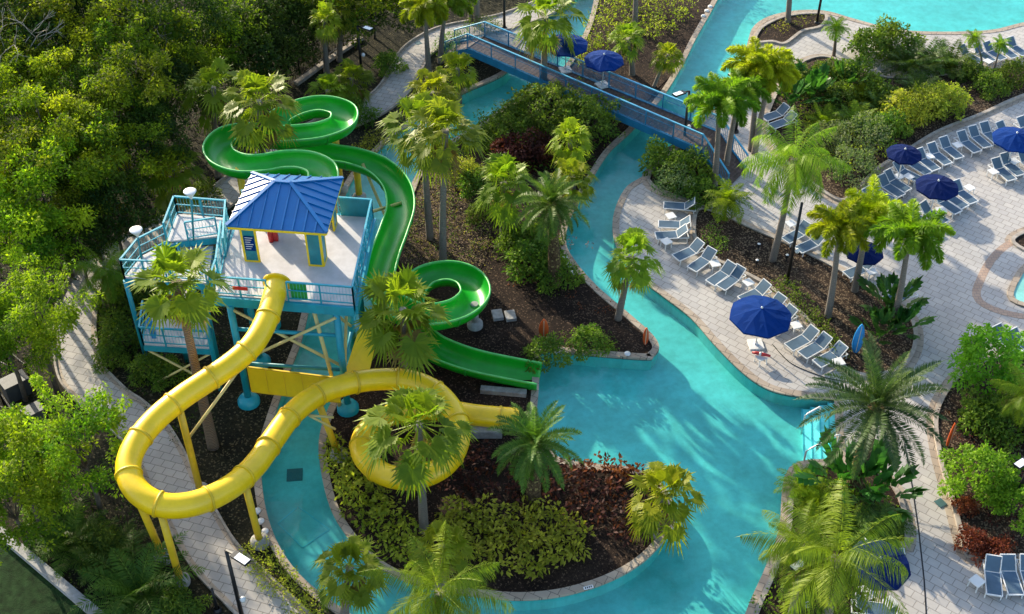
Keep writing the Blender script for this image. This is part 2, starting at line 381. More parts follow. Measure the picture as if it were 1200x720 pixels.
def fan_crown(n=38, blade=.95, pet=.9, dead=4, droopy=.5, segs=17, lo=-55):
    m = LM()
    for i in range(n+dead):
        isd = i >= n
        az = i*2.39996 + RNG.uniform(-.55, .55); f = (i+.5)/n if not isd else 1
        el = R(84 - (84-lo)*f**.85) + RNG.uniform(-.28, .28) if not isd else R(RNG.uniform(-82, -60))
        d = sph(np.array(az), np.array(el)); pl = pet*RNG.uniform(.65, 1.3)*(.8+.4*min(f, 1)); bl = blade*RNG.uniform(.75, 1.2)*(.8 if isd else 1)
        end = d*pl + np.array([0, 0, -.12*pl*f]); side = nrmz(np.cross(d, UP)+1e-6); nr = nrmz(np.cross(side, d))
        mi = 1 if isd else 0; tb = RNG.uniform(.2, .75)*(1.15-.6*min(f, 1)) + .08
        m.rh([np.zeros(3)], [end], [nr], np.linalg.norm(end), .06, .7, 0, mi, .5)
        dd = nrmz(d + np.array([0, 0, -.35*(.3+f)])); nr = nrmz(np.cross(side, dd))
        a = np.linspace(-2.25, 2.25, segs) + rnd(segs, -.06, .06)
        sd = np.cos(a)[:, None]*dd + np.sin(a)[:, None]*side + np.abs(np.sin(a))[:, None]*nr*.28
        sd = nrmz(sd); ln = bl*(1-.22*(np.abs(a)/2.25)**2)*rnd(segs, .9, 1.08)
        ti = np.clip(tb + rnd(segs, -.14, .14), 0, 1)
        b = np.broadcast_to(end, (segs, 3)); nn = np.cross(np.broadcast_to(np.cross(dd, nr), (segs, 3))*0 + side, sd); nn = np.broadcast_to(nr, (segs, 3))
        m.rh(b, sd, nn, ln*.66, bl*.19, ti, droopy*.15, mi, .8)
        m.rh(b + sd*(ln*.46)[:, None] + np.array([0, 0, -droopy*.05])*ln[:, None], sd, nn, ln*.62, bl*.105, np.clip(ti+.12, 0, 1), droopy*rnd(segs, .4, 1.3), mi, .3)
    return m
def frond(m, az, el, Ln, bend, n, ll, lw, style, tb, mi=0, twist=0.0, stem=.10, rw=.07):
    K = 12; pts = [np.zeros(3)]; T = []
    e = el; a = az
    for k in range(K):
        t = k/(K-1); ee = el - bend*t**1.25; a = az + twist*t
        d = sph(np.array(a), np.array(ee)); T.append(d); pts.append(pts[-1] + d*Ln/K)
    pts = np.array(pts); T.append(T[-1]); T = np.array(T)
    m.rh(pts[:-1], T[:-1], np.cross(T[:-1], np.cross(UP, T[:-1])+1e-5), Ln/K*1.08, rw*np.linspace(1, .4, K), np.full(K, .9), 0, mi, .5)
    u = np.linspace(stem, 1, n); fi = u*(K-.001); i0 = fi.astype(int); fr = (fi-i0)[:, None]
    P = pts[i0]*(1-fr) + pts[np.minimum(i0+1, K)]*fr; TT = T[i0]
    S = nrmz(np.cross(TT, UP)+1e-6); U = nrmz(np.cross(S, TT))
    prof = np.sin(np.clip(.12+u*.93, 0, 1)*math.pi)**.55
    for sgn in (-1, 1):
        reps = 3 if style == 'plume' else 1
        for r_ in range(reps):
            ph = rnd(n, -.25, .25)
            if style == 'plume': ang = rnd(n, -1.25, 1.35)
            elif style == 'v': ang = np.full(n, .55) + ph
            elif style == 'hang': ang = np.full(n, -.45) + ph
            else: ang = np.full(n, .12) + ph
            dr = S*(sgn*np.cos(ang))[:, None] + U*np.sin(ang)[:, None] + TT*(.35+.5*u)[:, None]
            nn = np.cross(dr, TT) * sgn
            L_ = ll*prof*rnd(n, .85, 1.1)
            dp = {'plume': .35, 'v': .12, 'hang': .75, 'flat': .3}[style]
            m.rh(P + TT*rnd(n, -.02, .02)[:, None], dr, nn, L_, lw*rnd(n, .8, 1.1), np.clip(tb + rnd(n, -.2, .2), 0, 1), dp*rnd(n, .6, 1.3), mi, .4)
def feather_crown(n, Ln, bend, nl, ll, lw, style, hi=80, lo=-10, tb=(.2, .8), dead=0):
    m = LM()
    for i in range(n):
        f = (i+.5)/n
        frond(m, i*2.39996+RNG.uniform(-.25, .25), R(hi-(hi-lo)*f**.8)+RNG.uniform(-.1, .1), Ln*RNG.uniform(.85, 1.08)*(.85+.2*math.sin(f*3)), bend*RNG.uniform(.8, 1.2)*(.55+.6*f),
              nl, ll, lw, style, RNG.uniform(*tb)*(1.15-.5*f), twist=RNG.uniform(-.25, .25))
    for i in range(dead):
        frond(m, RNG.uniform(0, 6.28), R(RNG.uniform(-65, -30)), Ln*.75, .7, nl, ll*.8, lw, 'hang', RNG.uniform(.2, .9), mi=1)
    return m
def blob_clump(m, c, r, n, ls, tb, flat=.8, out=.75):
    az = rnd(n, 0, 6.283); el = np.arcsin(rnd(n, -.55, 1)); d = sph(az, el)
    rr = r*rnd(n, .55, 1.05)[:, None]
    p = np.asarray(c) + d*rr*np.array([1, 1, flat])
    dr = nrmz(d*out + RNG.normal(0, .55, (n, 3)) + np.array([0, 0, -.12])); nn = nrmz(d*.8 + UP*.6 + RNG.normal(0, .5, (n, 3)))
    m.rh(p, dr, nn, ls*rnd(n, .7, 1.3), ls*rnd(n, .38, .6), np.clip(tb + rnd(n, -.22, .25), 0, 1), rnd(n, 0, .35), 0, .5)
def tree_crown(rx, rz, nc, cr_, per, ls, tint=(.1, .8), lobes=0, flat=.8):
    """clumps scattered through an ellipsoid; the centres come back for the limbs"""
    m = LM(); cs = []
    if lobes:
        for q in range(lobes):
            z = 1-1.35*((q+.5)/lobes); rad = math.sqrt(max(0, 1-z*z)); az = q*2.39996+RNG.uniform(-.4, .4); k = RNG.uniform(.7, 1.15)
            lc = np.array([math.cos(az)*rad*rx*k, math.sin(az)*rad*rx*k, z*rz*k]); lt = RNG.uniform(*tint); lr = RNG.uniform(.75, 1.25)
            for _ in range(max(2, nc//lobes)):
                c = lc + RNG.normal(0, .36, 3)*np.array([1, 1, .7])*lr*cr_*1.4; cs.append(c); r = cr_*RNG.uniform(.45, .95)*lr
                blob_clump(m, c, r, int(per*r*r/(cr_*cr_)), ls*RNG.uniform(.75, 1.2), lt+RNG.uniform(-.18, .18), flat)
    for i in range(0 if lobes else nc):
        az = i*2.39996 + RNG.uniform(-.3, .3); z = 1-1.45*((i+.5)/nc); z = max(-.5, z)
        rad = math.sqrt(max(0, 1-z*z))*RNG.uniform(.55, 1.08); q = RNG.uniform(.78, 1.12)
        c = np.array([math.cos(az)*rad*rx*q, math.sin(az)*rad*rx*q, z*rz*q]); cs.append(c)
        r = cr_*RNG.uniform(.6, 1.25)
        blob_clump(m, c, r, int(per*r*r/(cr_*cr_)), ls, RNG.uniform(*tint), flat)
    for k in range(int(nc*.7)):                       # loose sprays breaking the outline
        c = cs[RNG.integers(len(cs))]*RNG.uniform(1.08, 1.42)
        blob_clump(m, c, cr_*RNG.uniform(.25,.55), max(8, per//6), ls*RNG.uniform(.7,1.2), RNG.uniform(tint[0], tint[1]+.25), 1.0, .9)
    return m, cs
def obj_of(name, me, parent, loc=(0, 0, 0), sc_=1.0, rz=0.0):
    o = bpy.data.objects.new(name, me); COL.objects.link(o); o.parent = parent; o.location = loc
    o.scale = (sc_,)*3 if not isinstance(sc_, (tuple, list)) else sc_; o.rotation_euler = (0, 0, rz); return o
CROWN = {
 'fan': [fan_crown(31, .78, 1.15, 5, .85, 18, -55).mesh('crown', [L['fan'], L['dry']]) for _ in range(5)],
 'fanyellow': [fan_crown(30, .78, 1.1, 5, 1.0, 18, -58).mesh('crown', [L['fanyellow'], L['dry']]) for _ in range(4)],
 'fandark': [fan_crown(38, .82, 1.0, 3, .4, 17, -48).mesh('crown', [L['fandark'], L['dry']]) for _ in range(3)],
 'washington': [fan_crown(26, 1.05, 1.3, 6, .5, 19, -62).mesh('crown', [L['fan'], L['dry']])],
 'fox': [feather_crown(17, 2.35, 2.3, 64, .50, .062, 'plume', 78, 15).mesh('crown', [L['fox'], L['dry']]) for _ in range(3)],
 'foxyellow': [feather_crown(17, 2.35, 2.3, 64, .50, .062, 'plume', 78, 10, (.3, 1)).mesh('crown', [L['foxyellow'], L['dry']]) for _ in range(2)],
 'coco': [feather_crown(21, 4.1, 1.75, 74, .88, .044, 'hang', 84, -28, (.2, .95), 2).mesh('crown', [L['coco'], L['dry']]) for _ in range(3)],
 'date': [feather_crown(46, 3.5, .72, 84, .46, .048, 'v', 84, -32, (.1, .8)).mesh('crown', [L['date'], L['dry']]) for _ in range(1)],
 'pindo': [feather_crown(46, 2.6, 1.2, 60, .42, .05, 'v', 84, -40, (.1, .8)).mesh('crown', [L['pindo'], L['dry']]) for _ in range(2)],
 'pygmy': [feather_crown(30, 1.15, 1.5, 34, .26, .035, 'flat', 80, -25).mesh('crown', [L['fox'], L['dry']]) for _ in range(2)],
}
KI = {}
def palm(kind, cpx, bpx, size, label, tr=.16, name='palm_tree', group=None, tmat='trunk', lean=0.0, cat='palm tree', bmul=1.35):
    base = at(*bpx); top = rise(base, *cpx)
    if top.z < .3: top.z = .3
    root = thing(name, label, cat, base, group)
    d = top-base; mid = d*.5 + Vector((lean*d.z*.12 - d.x*.12, 0, 0))
    p = cr([Vector((0, 0, -.05)), d*.25+(mid-d*.5)*.7, mid, d*.78+(mid-d*.5)*.5, d], 4); n = len(p)
    mb = MB(); mb.tube(p, tr, 10, scales=[bmul - (bmul-.85)*min(1, (i/(n-1))*1.4) + (.18 if i > n*.85 else 0) for i in range(n)])
    mb.build('trunk', M[tmat], root)
    i = KI[kind] = KI.get(kind, -1)+1; ms = CROWN[kind]
    obj_of('crown', ms[i % len(ms)], root, d, size, (i*1.7) % 6.28)
    return root
# broadleaf trees
BROAD = {}
def make_broad(key, mat, rx, rz, nc, cr_, per, ls, tint, nvar=2, flat=.8, lobes=0):
    BROAD[key] = []
    for _ in range(nvar):
        m, cs = tree_crown(rx, rz, nc, cr_, per, ls, tint, lobes, flat)
        BROAD[key].append((m.mesh('crown', [L[mat]]), cs, rz))
make_broad('jungle', 'jungle', 2.1, 2.1, 40, .80, 210, .21, (-.1, .9), 5, lobes=9)
make_broad('junglelight', 'junglelight', 2.0, 1.9, 40, .76, 210, .20, (.0, 1.0), 4, lobes=9)
make_broad('jungledark', 'jungledark', 2.4, 1.9, 30, .75, 180, .22, (.05, .7), 2)
make_broad('bright', 'bright', 2.3, 2.1, 66, .66, 220, .18, (.0, .95), 3, lobes=13)
make_broad('lime', 'lime', 1.7, 1.2, 34, .42, 130, .20, (.1, .9), 2)
make_broad('seagrape', 'shrub', 2.4, 1.3, 40, .5, 95, .26, (.1, .8), 2)
make_broad('shrub', 'shrub', 1.2, .8, 22, .42, 90, .19, (.1, .8), 3)
make_broad('golden', 'golden', 1.2, .75, 22, .4, 90, .18, (.1, .9), 2)
make_broad('red', 'red', 1.2, .85, 24, .4, 80, .22, (.05, .9), 2)
make_broad('rust', 'rust', 1.0, .6, 20, .36, 80, .2, (.1, .9), 1)
make_broad('flower', 'bouga', 1.3, .95, 24, .42, 110, .13, (.0, .9), 1)
def tree(kind, px, py, h, size, label, name='broadleaf_tree', group=None, cat='tree', squash=1.0, trunk=True):
    """px,py: centre of the crown in the photo, h: height of that centre"""
    c = at(px, py, h); base = Vector((c.x, c.y, 0)); root = thing(name, label, cat, base, group)
    i = KI[kind] = KI.get(kind, -1)+1; me, cs, rz_ = BROAD[kind][i % len(BROAD[kind])]; ang = (i*2.1) % 6.28
    if trunk:
        mb = MB(); r0 = .04+.018*h*min(1.3, size); low = max(.15, h-1.2*size)
        mb.tube([Vector((0, 0, -.05)), Vector((.05, .03, low*.5)), Vector((-.05, .05, low))], r0, 8, scales=[1.25, 1, .8])
        for c_ in cs[::max(1, len(cs)//7)]:
            v = Matrix.Rotation(ang, 3, 'Z') @ Vector(c_)*size; e = Vector((0, 0, h)) + v*.9
            mb.tube([Vector((-.05, .05, low*.95)), Vector((v.x*.35, v.y*.35, (low+e.z)/2)), e], r0*.45, 6, scales=[1, .7, .3])
        mb.build('trunk' if cat == 'tree' else 'stem', M['bark'], root)
    obj_of('crown' if cat == 'tree' else 'foliage', me, root, (0, 0, h), (size, size, size*squash), ang)
    return root
def shrub(kind, px, py, size, label, name='shrub', group=None, squash=1.0, h=None):
    return tree(kind, px, py, h if h is not None else .55*size, size, label, name, group, 'shrub', squash)
def in_poly(x, y, P):
    c = False; n = len(P); j = n-1
    for i in range(n):
        if (P[i].y > y) != (P[j].y > y) and x < (P[j].x-P[i].x)*(y-P[i].y)/(P[j].y-P[i].y)+P[i].x: c = not c
        j = i
    return c
def bed(name, pxpoly, h, space, r, per, ls, mat, tint, label, cat, hz=0.0, top=None):
    """uncountable planting: low clumps scattered over a bed"""
    P = cr(gpts(pxpoly), 4, True); xs = [p.x for p in P]; ys = [p.y for p in P]; m = LM()
    y = min(ys)
    while y < max(ys):
        x = min(xs)
        while x < max(xs):
            qx = x + RNG.uniform(-.5, .5)*space; qy = y + RNG.uniform(-.5, .5)*space
            if in_poly(qx, qy, P) and RNG.uniform() > .06:
                k = RNG.uniform(.65, 1.3)
                blob_clump(m, (qx, qy, h*RNG.uniform(.45, 1.0)), r*k, int(per*k), ls, RNG.uniform(*tint), .9)
            x += space
        y += space
    o = bpy.data.objects.new(name, m.mesh(name, [mat])); COL.objects.link(o)
    return tag(o, label, cat, kind='stuff')
# big-leaved plants
def paddle_mesh(n, ln, wd, mat='paddle', hi=80, lo=30):
    m = LM()
    for i in range(n):
        az = i*2.4 + RNG.uniform(-.3, .3); el = R(hi-(hi-lo)*(i/n)) + RNG.uniform(-.1, .1); l = ln*RNG.uniform(.75, 1.15)
        d = sph(np.array(az), np.array(el)); e = d*l*.55; side = nrmz(np.cross(d, UP)+1e-6)
        m.rh([np.zeros(3)], [e], [np.cross(side, d)], np.linalg.norm(e), .06, .6, 0, 0, .5)
        p = e; t = RNG.uniform(.1, .9)
        for s_ in (-1, 1):                      # two blade halves folded at the midrib, in three bands
            for b in range(5):
                q = b/5; dd = nrmz(d + np.array([0, 0, -.5*q])); base = e + d*l*.62*q + np.array([0, 0, -.1*l*q*q])
                m.rh([base], [nrmz(dd*.8 + side*s_*.9*math.sin((q+.12)*2.6) + UP*.15)], [np.cross(side, d)], wd*(.55+.5*math.sin((q+.1)*2.9)), wd*.55, t+RNG.uniform(-.08, .08), .15, 0, .5)
            m.rh([e+d*l*.3], [d], [np.cross(side, d)], l*.5, wd*.5, t, .2, 0, .4)
    return m.mesh('leaves', [L[mat]])
def arch_mesh(n, ln, mat, style='flat', nl=34, ll=.5, lw=.05, bend=1.5, hi=82, lo=30):
    return feather_crown(n, ln, bend, nl, ll, lw, style, hi, lo).mesh('fronds', [L[mat], L['dry']])
PLANT = {'paddle': [paddle_mesh(16, 2.0, .55), paddle_mesh(14, 1.7, .5)],
         'areca': [arch_mesh(26, 2.3, 'fox'), arch_mesh(24, 2.2, 'pindo')],
         'arecadark': [arch_mesh(26, 2.4, 'fandark'), arch_mesh(24, 2.2, 'fandark')],
         'cycad': [arch_mesh(30, 1.4, 'fandark', 'v', 30, .3, .04, 1.2, 70, -5)],
         'arecagold': [arch_mesh(24, 2.0, 'foxyellow')]}
def plant(kind, px, py, size, label, name, cat='plant', group=None):
    b = at(px, py); root = thing(name, label, cat, b, group); i = KI[kind] = KI.get(kind, -1)+1; ms = PLANT[kind]
    obj_of('leaf_rosette', ms[i % len(ms)], root, (0, 0, .05), size, (i*1.3) % 6.28)
    mb = MB()
    for k in range(5):
        a = k*1.26; mb.tube([Vector((.10*math.cos(a), .10*math.sin(a), -.03)), Vector((.03*math.cos(a), .03*math.sin(a), .35*size))], .05*size, 6)
    mb.build('stem', M['bark'], root)
    return root
# ------------------------------------------------------------------ setting
def rect(mb, x0, x1, y0, y1, z): mb.add([(x0, y0, z), (x1, y0, z), (x1, y1, z), (x0, y1, z)], [(0, 1, 2, 3)])
mb = MB(); rect(mb, -700, 700, -300, 1100, -1.30); struct('ground', mb, M['soil'])
mb = MB(); rect(mb, -30, 60, 20, 118, -.86); struct('pool_floor', mb, M['poolfloor'])
mb = MB(); rect(mb, -30, 60, 20, 118, -.10); struct('water', mb, M['water'])
ISL = [(705,-60),(697,0),(685,40),(665,75),(640,98),(605,118),(560,147),(520,172),(500,192),(484,215),(470,262),(448,330),(432,385),(408,440),(385,482),(375,520),(380,565),(393,605),(418,640),(450,668),(500,688),(560,698),(610,702),(660,697),(710,682),(750,660),(778,632),(790,610),(785,585),(768,562),(735,549),(690,545),(655,538),(638,520),(628,492),(630,455),(632,414),(632,414),(640,411),(640,411),(750,420),(765,417),(771,407),(762,392),(735,368),(700,338),(675,310),(662,285),(668,255),(690,215),(712,180),(740,153),(775,115),(800,75),(815,45),(840,0),(868,-60)]
WEST = [(655,-60),(640,10),(622,38),(600,62),(593,85),(540,110),(500,132),(463,158),(432,187),(410,215),(392,260),(376,310),(362,360),(352,400),(335,445),(318,495),(308,530),(305,560),(312,605),(328,645),(355,680),(400,715),(450,745),(520,775)]
EAST = [(1300,5),(1200,27),(1160,36),(1100,38),(1050,35),(1005,24),(970,14),(945,12.5),(920,15),(897,22),(883,33),(877,50),(868,85),(850,115),(825,140),(800,160),(775,183),(757,205),(735,220),(722,245),(719,270),(726,295),(745,322),(775,345),(810,372),(835,400),(862,428),(885,447),(910,459),(945,465),(979,468),(979,468),(983,545),(983,545),(940,547),(930,555),(928,590),(920,620),(905,660),(885,700),(870,740),(855,790)]
def wall(mb, P):
    n = len(P); mb.add([Vector((p.x, p.y, -.17)) for p in P]+[Vector((p.x, p.y, -1.2)) for p in P], [(i, i+n, i+1+n, i+1) for i in range(n-1)])
isl = cr(gpts(ISL), 6, True); west = cr(gpts(WEST), 6); east = cr(gpts(EAST), 6)
def area(P): return sum(P[i].x*P[(i+1) % len(P)].y - P[(i+1) % len(P)].x*P[i].y for i in range(len(P)))
if area(isl) < 0: isl.reverse()
mb = MB(); mb.slab(isl, -.17, 0, side=1, bottom=False); mb.cur = 2; wall(mb, isl); struct('island_ground', mb, [M['mulch'], M['darktile'], M['poolfloor']])
wl = west + [Vector((-8, 10, 0)), Vector((-400, 10, 0)), Vector((-400, 500, 0)), Vector((0, 500, 0)), Vector((6, 112, 0))]
mb = MB(); mb.slab(wl, -.17, 0, side=1, bottom=False); mb.cur = 2; wall(mb, west); struct('wood_ground', mb, [M['soil'], M['darktile'], M['poolfloor']])
el = east + [Vector((11, 10, 0)), Vector((300, 10, 0)), Vector((300, 95, 0)), Vector((80, 95, 0))]
mb = MB(); mb.slab(el, -.17, 0, side=1, bottom=False); mb.cur = 2; wall(mb, east); struct('pool_deck', mb, [M['paver'], M['darktile'], M['poolfloor']])
mb = MB(); mb.slab([Vector((60, 117, 0)), Vector((300, 117, 0)), Vector((300, 500, 0)), Vector((0, 500, 0)), Vector((-20, 118, 0))], -1.2, .02); struct('far_ground', mb, [M['soil']])
mb = MB(); strip(mb, isl, -.06, .30, -.07, .07, True); struct('island_coping', mb, M['coping'])
mb = MB(); strip(mb, west, -.30, .06, -.07, .07); struct('river_coping', mb, M['coping'])
mb = MB(); strip(mb, east, -.06, .34, -.05, .025); struct('deck_coping', mb, M['coping'])
# path through the wood
PC = [(360,760),(322,722),(288,690),(250,650),(222,602),(205,575),(190,540),(172,510),(150,488),(131,475),(112,457),(95,437),(89,410),(88,380),(95,345),(118,312),(160,285),(210,262),(255,235),(290,208),(330,178),(380,151),(430,130),(460,108),(476,82),(490,60),(520,42),(560,33),(600,24),(650,2),(690,-40)]
pc = cr(gpts(PC), 6)
mb = MB(); strip(mb, pc, -.85, .85, -.02, .03); struct('path', mb, M['path'])
mb = MB(); strip(mb, pc, .85, 1.03, -.02, .036); struct('path_edging', mb, M['coping'])
mb = MB(); strip(mb, pc, -1.03, -.85, -.02, .036); struct('path_edging', mb, M['coping'])
mb = MB(); strip(mb, pc, -1.14, -1.03, -.02, .16); struct('path_kerb', mb, M['kerb'])
mb = MB(); strip(mb, pc, 1.03, 1.14, -.02, .16); struct('path_kerb', mb, M['kerb'])
mb = MB(); mb.slab(gpts([(600,12),(640,20),(628,52),(606,66),(570,60),(545,52),(560,38)]), -.02, .026); struct('bridge_pavement', mb, M['path'])
# lawn and its kerb
lw_ = gpts([(-60,575),(0,626),(118,726),(160,762)])
mb = MB(); mb.slab(gpts([(-60,585),(0,630),(116,728),(160,770),(-100,770)]), -.02, .012); struct('lawn', mb, M['lawn'])
mb = MB(); strip(mb, cr(lw_, 4), -.2, .22, -.02, .30); struct('lawn_kerb', mb, M['grey'])
# planting beds on the deck
def planter(name, px, mat='mulch', z=.06, kerb=.14, bev=.28):
    P = cr(gpts(px), 5, True)
    if area(P) < 0: P.reverse()
    mb = MB(); mb.slab(P, -.02, z); struct(name, mb, M[mat])
    mb = MB(); strip(mb, P, -.10, .12, -.02, kerb, True); struct(name+'_kerb', mb, M['kerb'])
    mb = MB(); strip(mb, P, -.42, -.10, -.02, .008, True); struct(name+'_edging', mb, M['coping'])
PB = {'strip_bed': [(817,247),(845,252),(880,268),(930,290),(985,318),(1040,352),(1068,375),(1072,405),(1058,430),(1025,441),(995,436),(975,415),(945,375),(905,340),(870,320),(838,305),(815,285)],
 'hill_bed': [(905,120),(925,85),(955,68),(985,72),(1040,92),(1110,88),(1190,78),(1270,70),(1270,95),(1200,113),(1150,135),(1100,155),(1062,178),(1030,198),(1005,222),(985,236),(950,215),(915,185),(898,150)],
 'peninsula_bed': [(885,50),(890,36),(903,27),(922,20),(948,17),(968,19),(962,32),(940,38),(920,52),(905,50)],
 'shore_bed': [(759,212),(800,172),(835,160),(850,185),(848,215),(838,245),(815,240)],
 'lounger_bed': [(1150,425),(1118,447),(1097,485),(1100,530),(1115,585),(1128,635),(1133,652),(1133,652),(1200,654),(1290,656),(1290,430),(1210,415)],
 'palm_bed': [(934,553),(990,548),(1030,556),(1052,580),(1062,615),(1062,640),(1062,640),(1035,642),(1030,680),(1025,740),(1010,790),(868,790),(885,722),(908,668),(924,620)],
 'spa_bed': [(1186,283),(1215,268),(1260,262),(1260,305),(1215,300)]}
for k, v in PB.items(): planter(k, v, 'litter' if k in ('lounger_bed', 'strip_bed', 'hill_bed') else 'mulch')
# dry litter patch on the island
mb = MB(); mb.slab(cr(gpts([(478,262),(500,205),(530,190),(560,225),(575,270),(560,320),(520,315),(480,320),(468,300)]), 4, True), -.02, .03); struct('leaf_mulch', mb, M['litter'])
mb = MB(); mb.slab(cr(gpts([(720,20),(780,40),(795,75),(770,105),(735,140),(700,120),(690,80),(700,40)]), 4, True), -.02, .03); struct('leaf_mulch', mb, M['mulch'])
# steps into the pool, dark nosings
for k in range(4):
    x0 = 941+k*9.7; top = -.72+k*.15
    P = gpts([(x0+1,470),(979,470),(983,546),(x0+4,546)])
    mb = MB(); mb.slab(P, -1.2, top+.12, side=0); struct('pool_step', mb, M['steps'])
    mb = MB(); a, b = P[0], P[3]; mb.bar((a.x, a.y, top+.132), (b.x, b.y, top+.132), .07, .02); struct('step_edge', mb, M['poolline'])
# markings on the pool floor
def floor_line(px, wd=.06):
    P = gpts(px); mb = MB()
    for a, b in zip(P, P[1:]): mb.bar((a.x, a.y, -.845), (b.x, b.y, -.845), wd, .015)
    return mb
mb = floor_line([(323,600),(347,580),(384,607),(352,628),(323,600)]); struct('pool_floor_tile_line', mb, M['poolline'])
mb = floor_line([(405,575),(405,576)])
for i, (x, y) in enumerate([(343,543),(602,128),(985,20)]):
    c = at(x, y); mb = MB(); mb.box((c.x, c.y, -.835), (.75, .75, .03), .1); g = tag(mb.build('drain_grate', M['grate']), ['dark square drain grate on the river floor beside the yellow tube', 'dark drain grate under the water near the blue bridge', 'dark drain grate in the pool behind the peninsula bed'][i], 'drain grate', 'drain grates under water') if i < 1 else None
# spa at the right edge
P = cr(gpts([(1152,352),(1156,325),(1172,300),(1195,284),(1230,275),(1290,275),(1290,372),(1200,368)]), 5, True)
if area(P) < 0: P.reverse()
mb = MB(); mb.slab(P, -.02, .010); struct('spa_surround', mb, M['paver'])
mb = MB(); strip(mb, P, -.45, 0, -.02, .014, True); struct('spa_brick_border', mb, M['brick'])
P = cr(gpts([(1189,352),(1193,330),(1208,312),(1240,302),(1300,305),(1300,358),(1230,360)]), 5, True)
if area(P) < 0: P.reverse()
mb = MB(); mb.slab(P, -.02, .05); struct('spa_water', mb, M['poolfloor'])
mb = MB(); strip(mb, P, -.30, .04, -.02, .10, True); struct('spa_coping', mb, M['coping'])
# deck drain channel
mb = MB(); P = gpts([(1060,520),(1069,570),(1077,625),(1083,680),(1088,760)])
for a, b in zip(P, P[1:]): mb.bar(a+Vector((0,0,.004)), b+Vector((0,0,.004)), .06, .012)
struct('deck_drain_channel', mb, M['black'])
# ------------------------------------------------------------------ water slide tower
Z = 7.0
FL, FR, BR = at(250,345,Z), at(415,358,Z), at(437,255,Z); BL = FL + (BR-FR)
ex = (FR-FL).normalized(); ey = (BR-FR).normalized(); W_ = (FR-FL).length; D_ = (BR-FR).length
org = Vector((FL.x, FL.y, 0))
tw = thing('slide_tower', 'turquoise water slide tower with white deck, stair landings and a blue roofed hut', 'slide tower', org)
def tp(u, v, z): return Vector((FL.x, FL.y, 0)) + ex*u + ey*v + Vector((0, 0, z))
mb = MB(); mb.slab([FL, FR, BR, BL], Z-.10, Z); mb.build('platform', M['deck'], tw, True)
mb = MB()
for a, b in ((FL, FR), (FR, BR), (BR, BL), (BL, FL)):
    d = (b-a).normalized(); n = Vector((d.y, -d.x, 0))*.09
    mb.bar(a+n+Vector((0,0,-.30)), b+n+Vector((0,0,-.30)), .14, .52)
for k in range(1, 5): mb.bar(tp(W_*k/5, 0.05, Z-.28), tp(W_*k/5, D_-.05, Z-.28), .12, .30)
mb.build('deck_beam', M['teal'], tw, True)
def railing(pts, h=1.1, mat='teal', infill=True, step=1.25, mid=True, top=.09):
    mb = MB(); mb.cur = 0
    for a, b in zip(pts, pts[1:]):
        a = Vector(a); b = Vector(b); ln = (b-a).length; n = max(1, round(ln/step)); up = Vector((0, 0, 1))
        for k in range(n+1):
            p = a.lerp(b, k/n); mb.bar(p+up*(-.35), p+up*h, .07)
        mb.bar(a+up*h, b+up*h, top, top*.8); mb.bar(a+up*.12, b+up*.12, .05)
        if mid: mb.bar(a+up*(h*.56), b+up*(h*.56), .045)
        if infill:
            m = max(2, int(ln/.15)); mb.cur = 1
            for k in range(1, m):
                p = a.lerp(b, k/m); mb.bar(p+up*.12, p+up*h, .014)
            mb.cur = 0
    return mb.build('railing', [M[mat], M['aqua']], tw, True)
railing([FL+ex*.02, tp(2.6,0,Z)]); railing([tp(3.55,0,Z), FR]); railing([FR, BR], infill=False)
mb = MB()                                        # wavy pattern in the right hand railing
for k in range(7):
    a = FR.lerp(BR, k/7); b = FR.lerp(BR, (k+1)/7); c = FR.lerp(BR, (k+.5)/7); u = Vector((0,0,1))
    mb.bar(a+u*.15, c+u*1.0, .05); mb.bar(c+u*1.0, b+u*.15, .05); mb.bar(a+u*1.0, c+u*.15, .04); mb.bar(c+u*.15, b+u*1.0, .04)
mb.build('railing_lattice', M['teal'], tw, True)
mb = MB(); mb.bar(BR+Vector((0,0,.55)), BR-ex*1.6+Vector((0,0,.55)), .05, 1.1); mb.build('end_panel', M['tealdark'], tw, True)
railing([BR, BR-ex*1.7]); railing([BL+ex*.1, BL+ex*2.6])
railing([FL, tp(0, 1.2, Z)], infill=True)
# columns and footings
COLS = []
c0, c1 = at(292,472), at(408,480)
bk = (BR-FR)*.86
for b in (c0, c1, c0+bk, c1+bk, c0+bk*.5, c1+bk*.5):
    COLS.append(b); mb = MB(); mb.tube([b+Vector((0,0,.1)), b+Vector((0,0,Z-.5))], .17, 14)
    col = mb.build('column', M['teal'], tw, True)
    mb = MB(); mb.lathe(b+Vector((0,0,-.05)), [(.55,0),(.55,.25),(.42,.45),(.18,.55)], 18); f = mb.build('column_footing', M['teal'], tw, True)
# landings and stairs on the left
hA, hB, hC = 6.75, 5.6, 2.9
LA = [at(x,y,hA) for x,y in [(208,251),(268,256),(264,276),(196,283)]]
LB = [at(x,y,hB) for x,y in [(196,285),(206,300),(196,327),(146,325),(166,300)]]
LC = [at(x,y,hC) for x,y in [(172,372),(246,378),(248,408),(168,403)]]
LD = [at(x,y,6.2) for x,y in [(208,290),(250,288),(243,332),(204,327)]]
for P, z in ((LA, hA), (LB, hB), (LC, hC), (LD, 6.2)):
    mb = MB(); mb.slab(P, z-.1, z); ld = mb.build('landing', M['deck'], tw, True)
    mb = MB()
    for a, b in zip(P, P[1:]+P[:1]): mb.bar(a+Vector((0,0,-.26)), b+Vector((0,0,-.26)), .12, .34)
    mb.build('landing_beam', M['teal'], tw, True)
railing([LA[0], LA[1]]); railing([LA[3], LA[0]]); railing([LB[4], LB[0]]); railing([LB[3], LB[4]]); railing([LB[2], LB[3]])
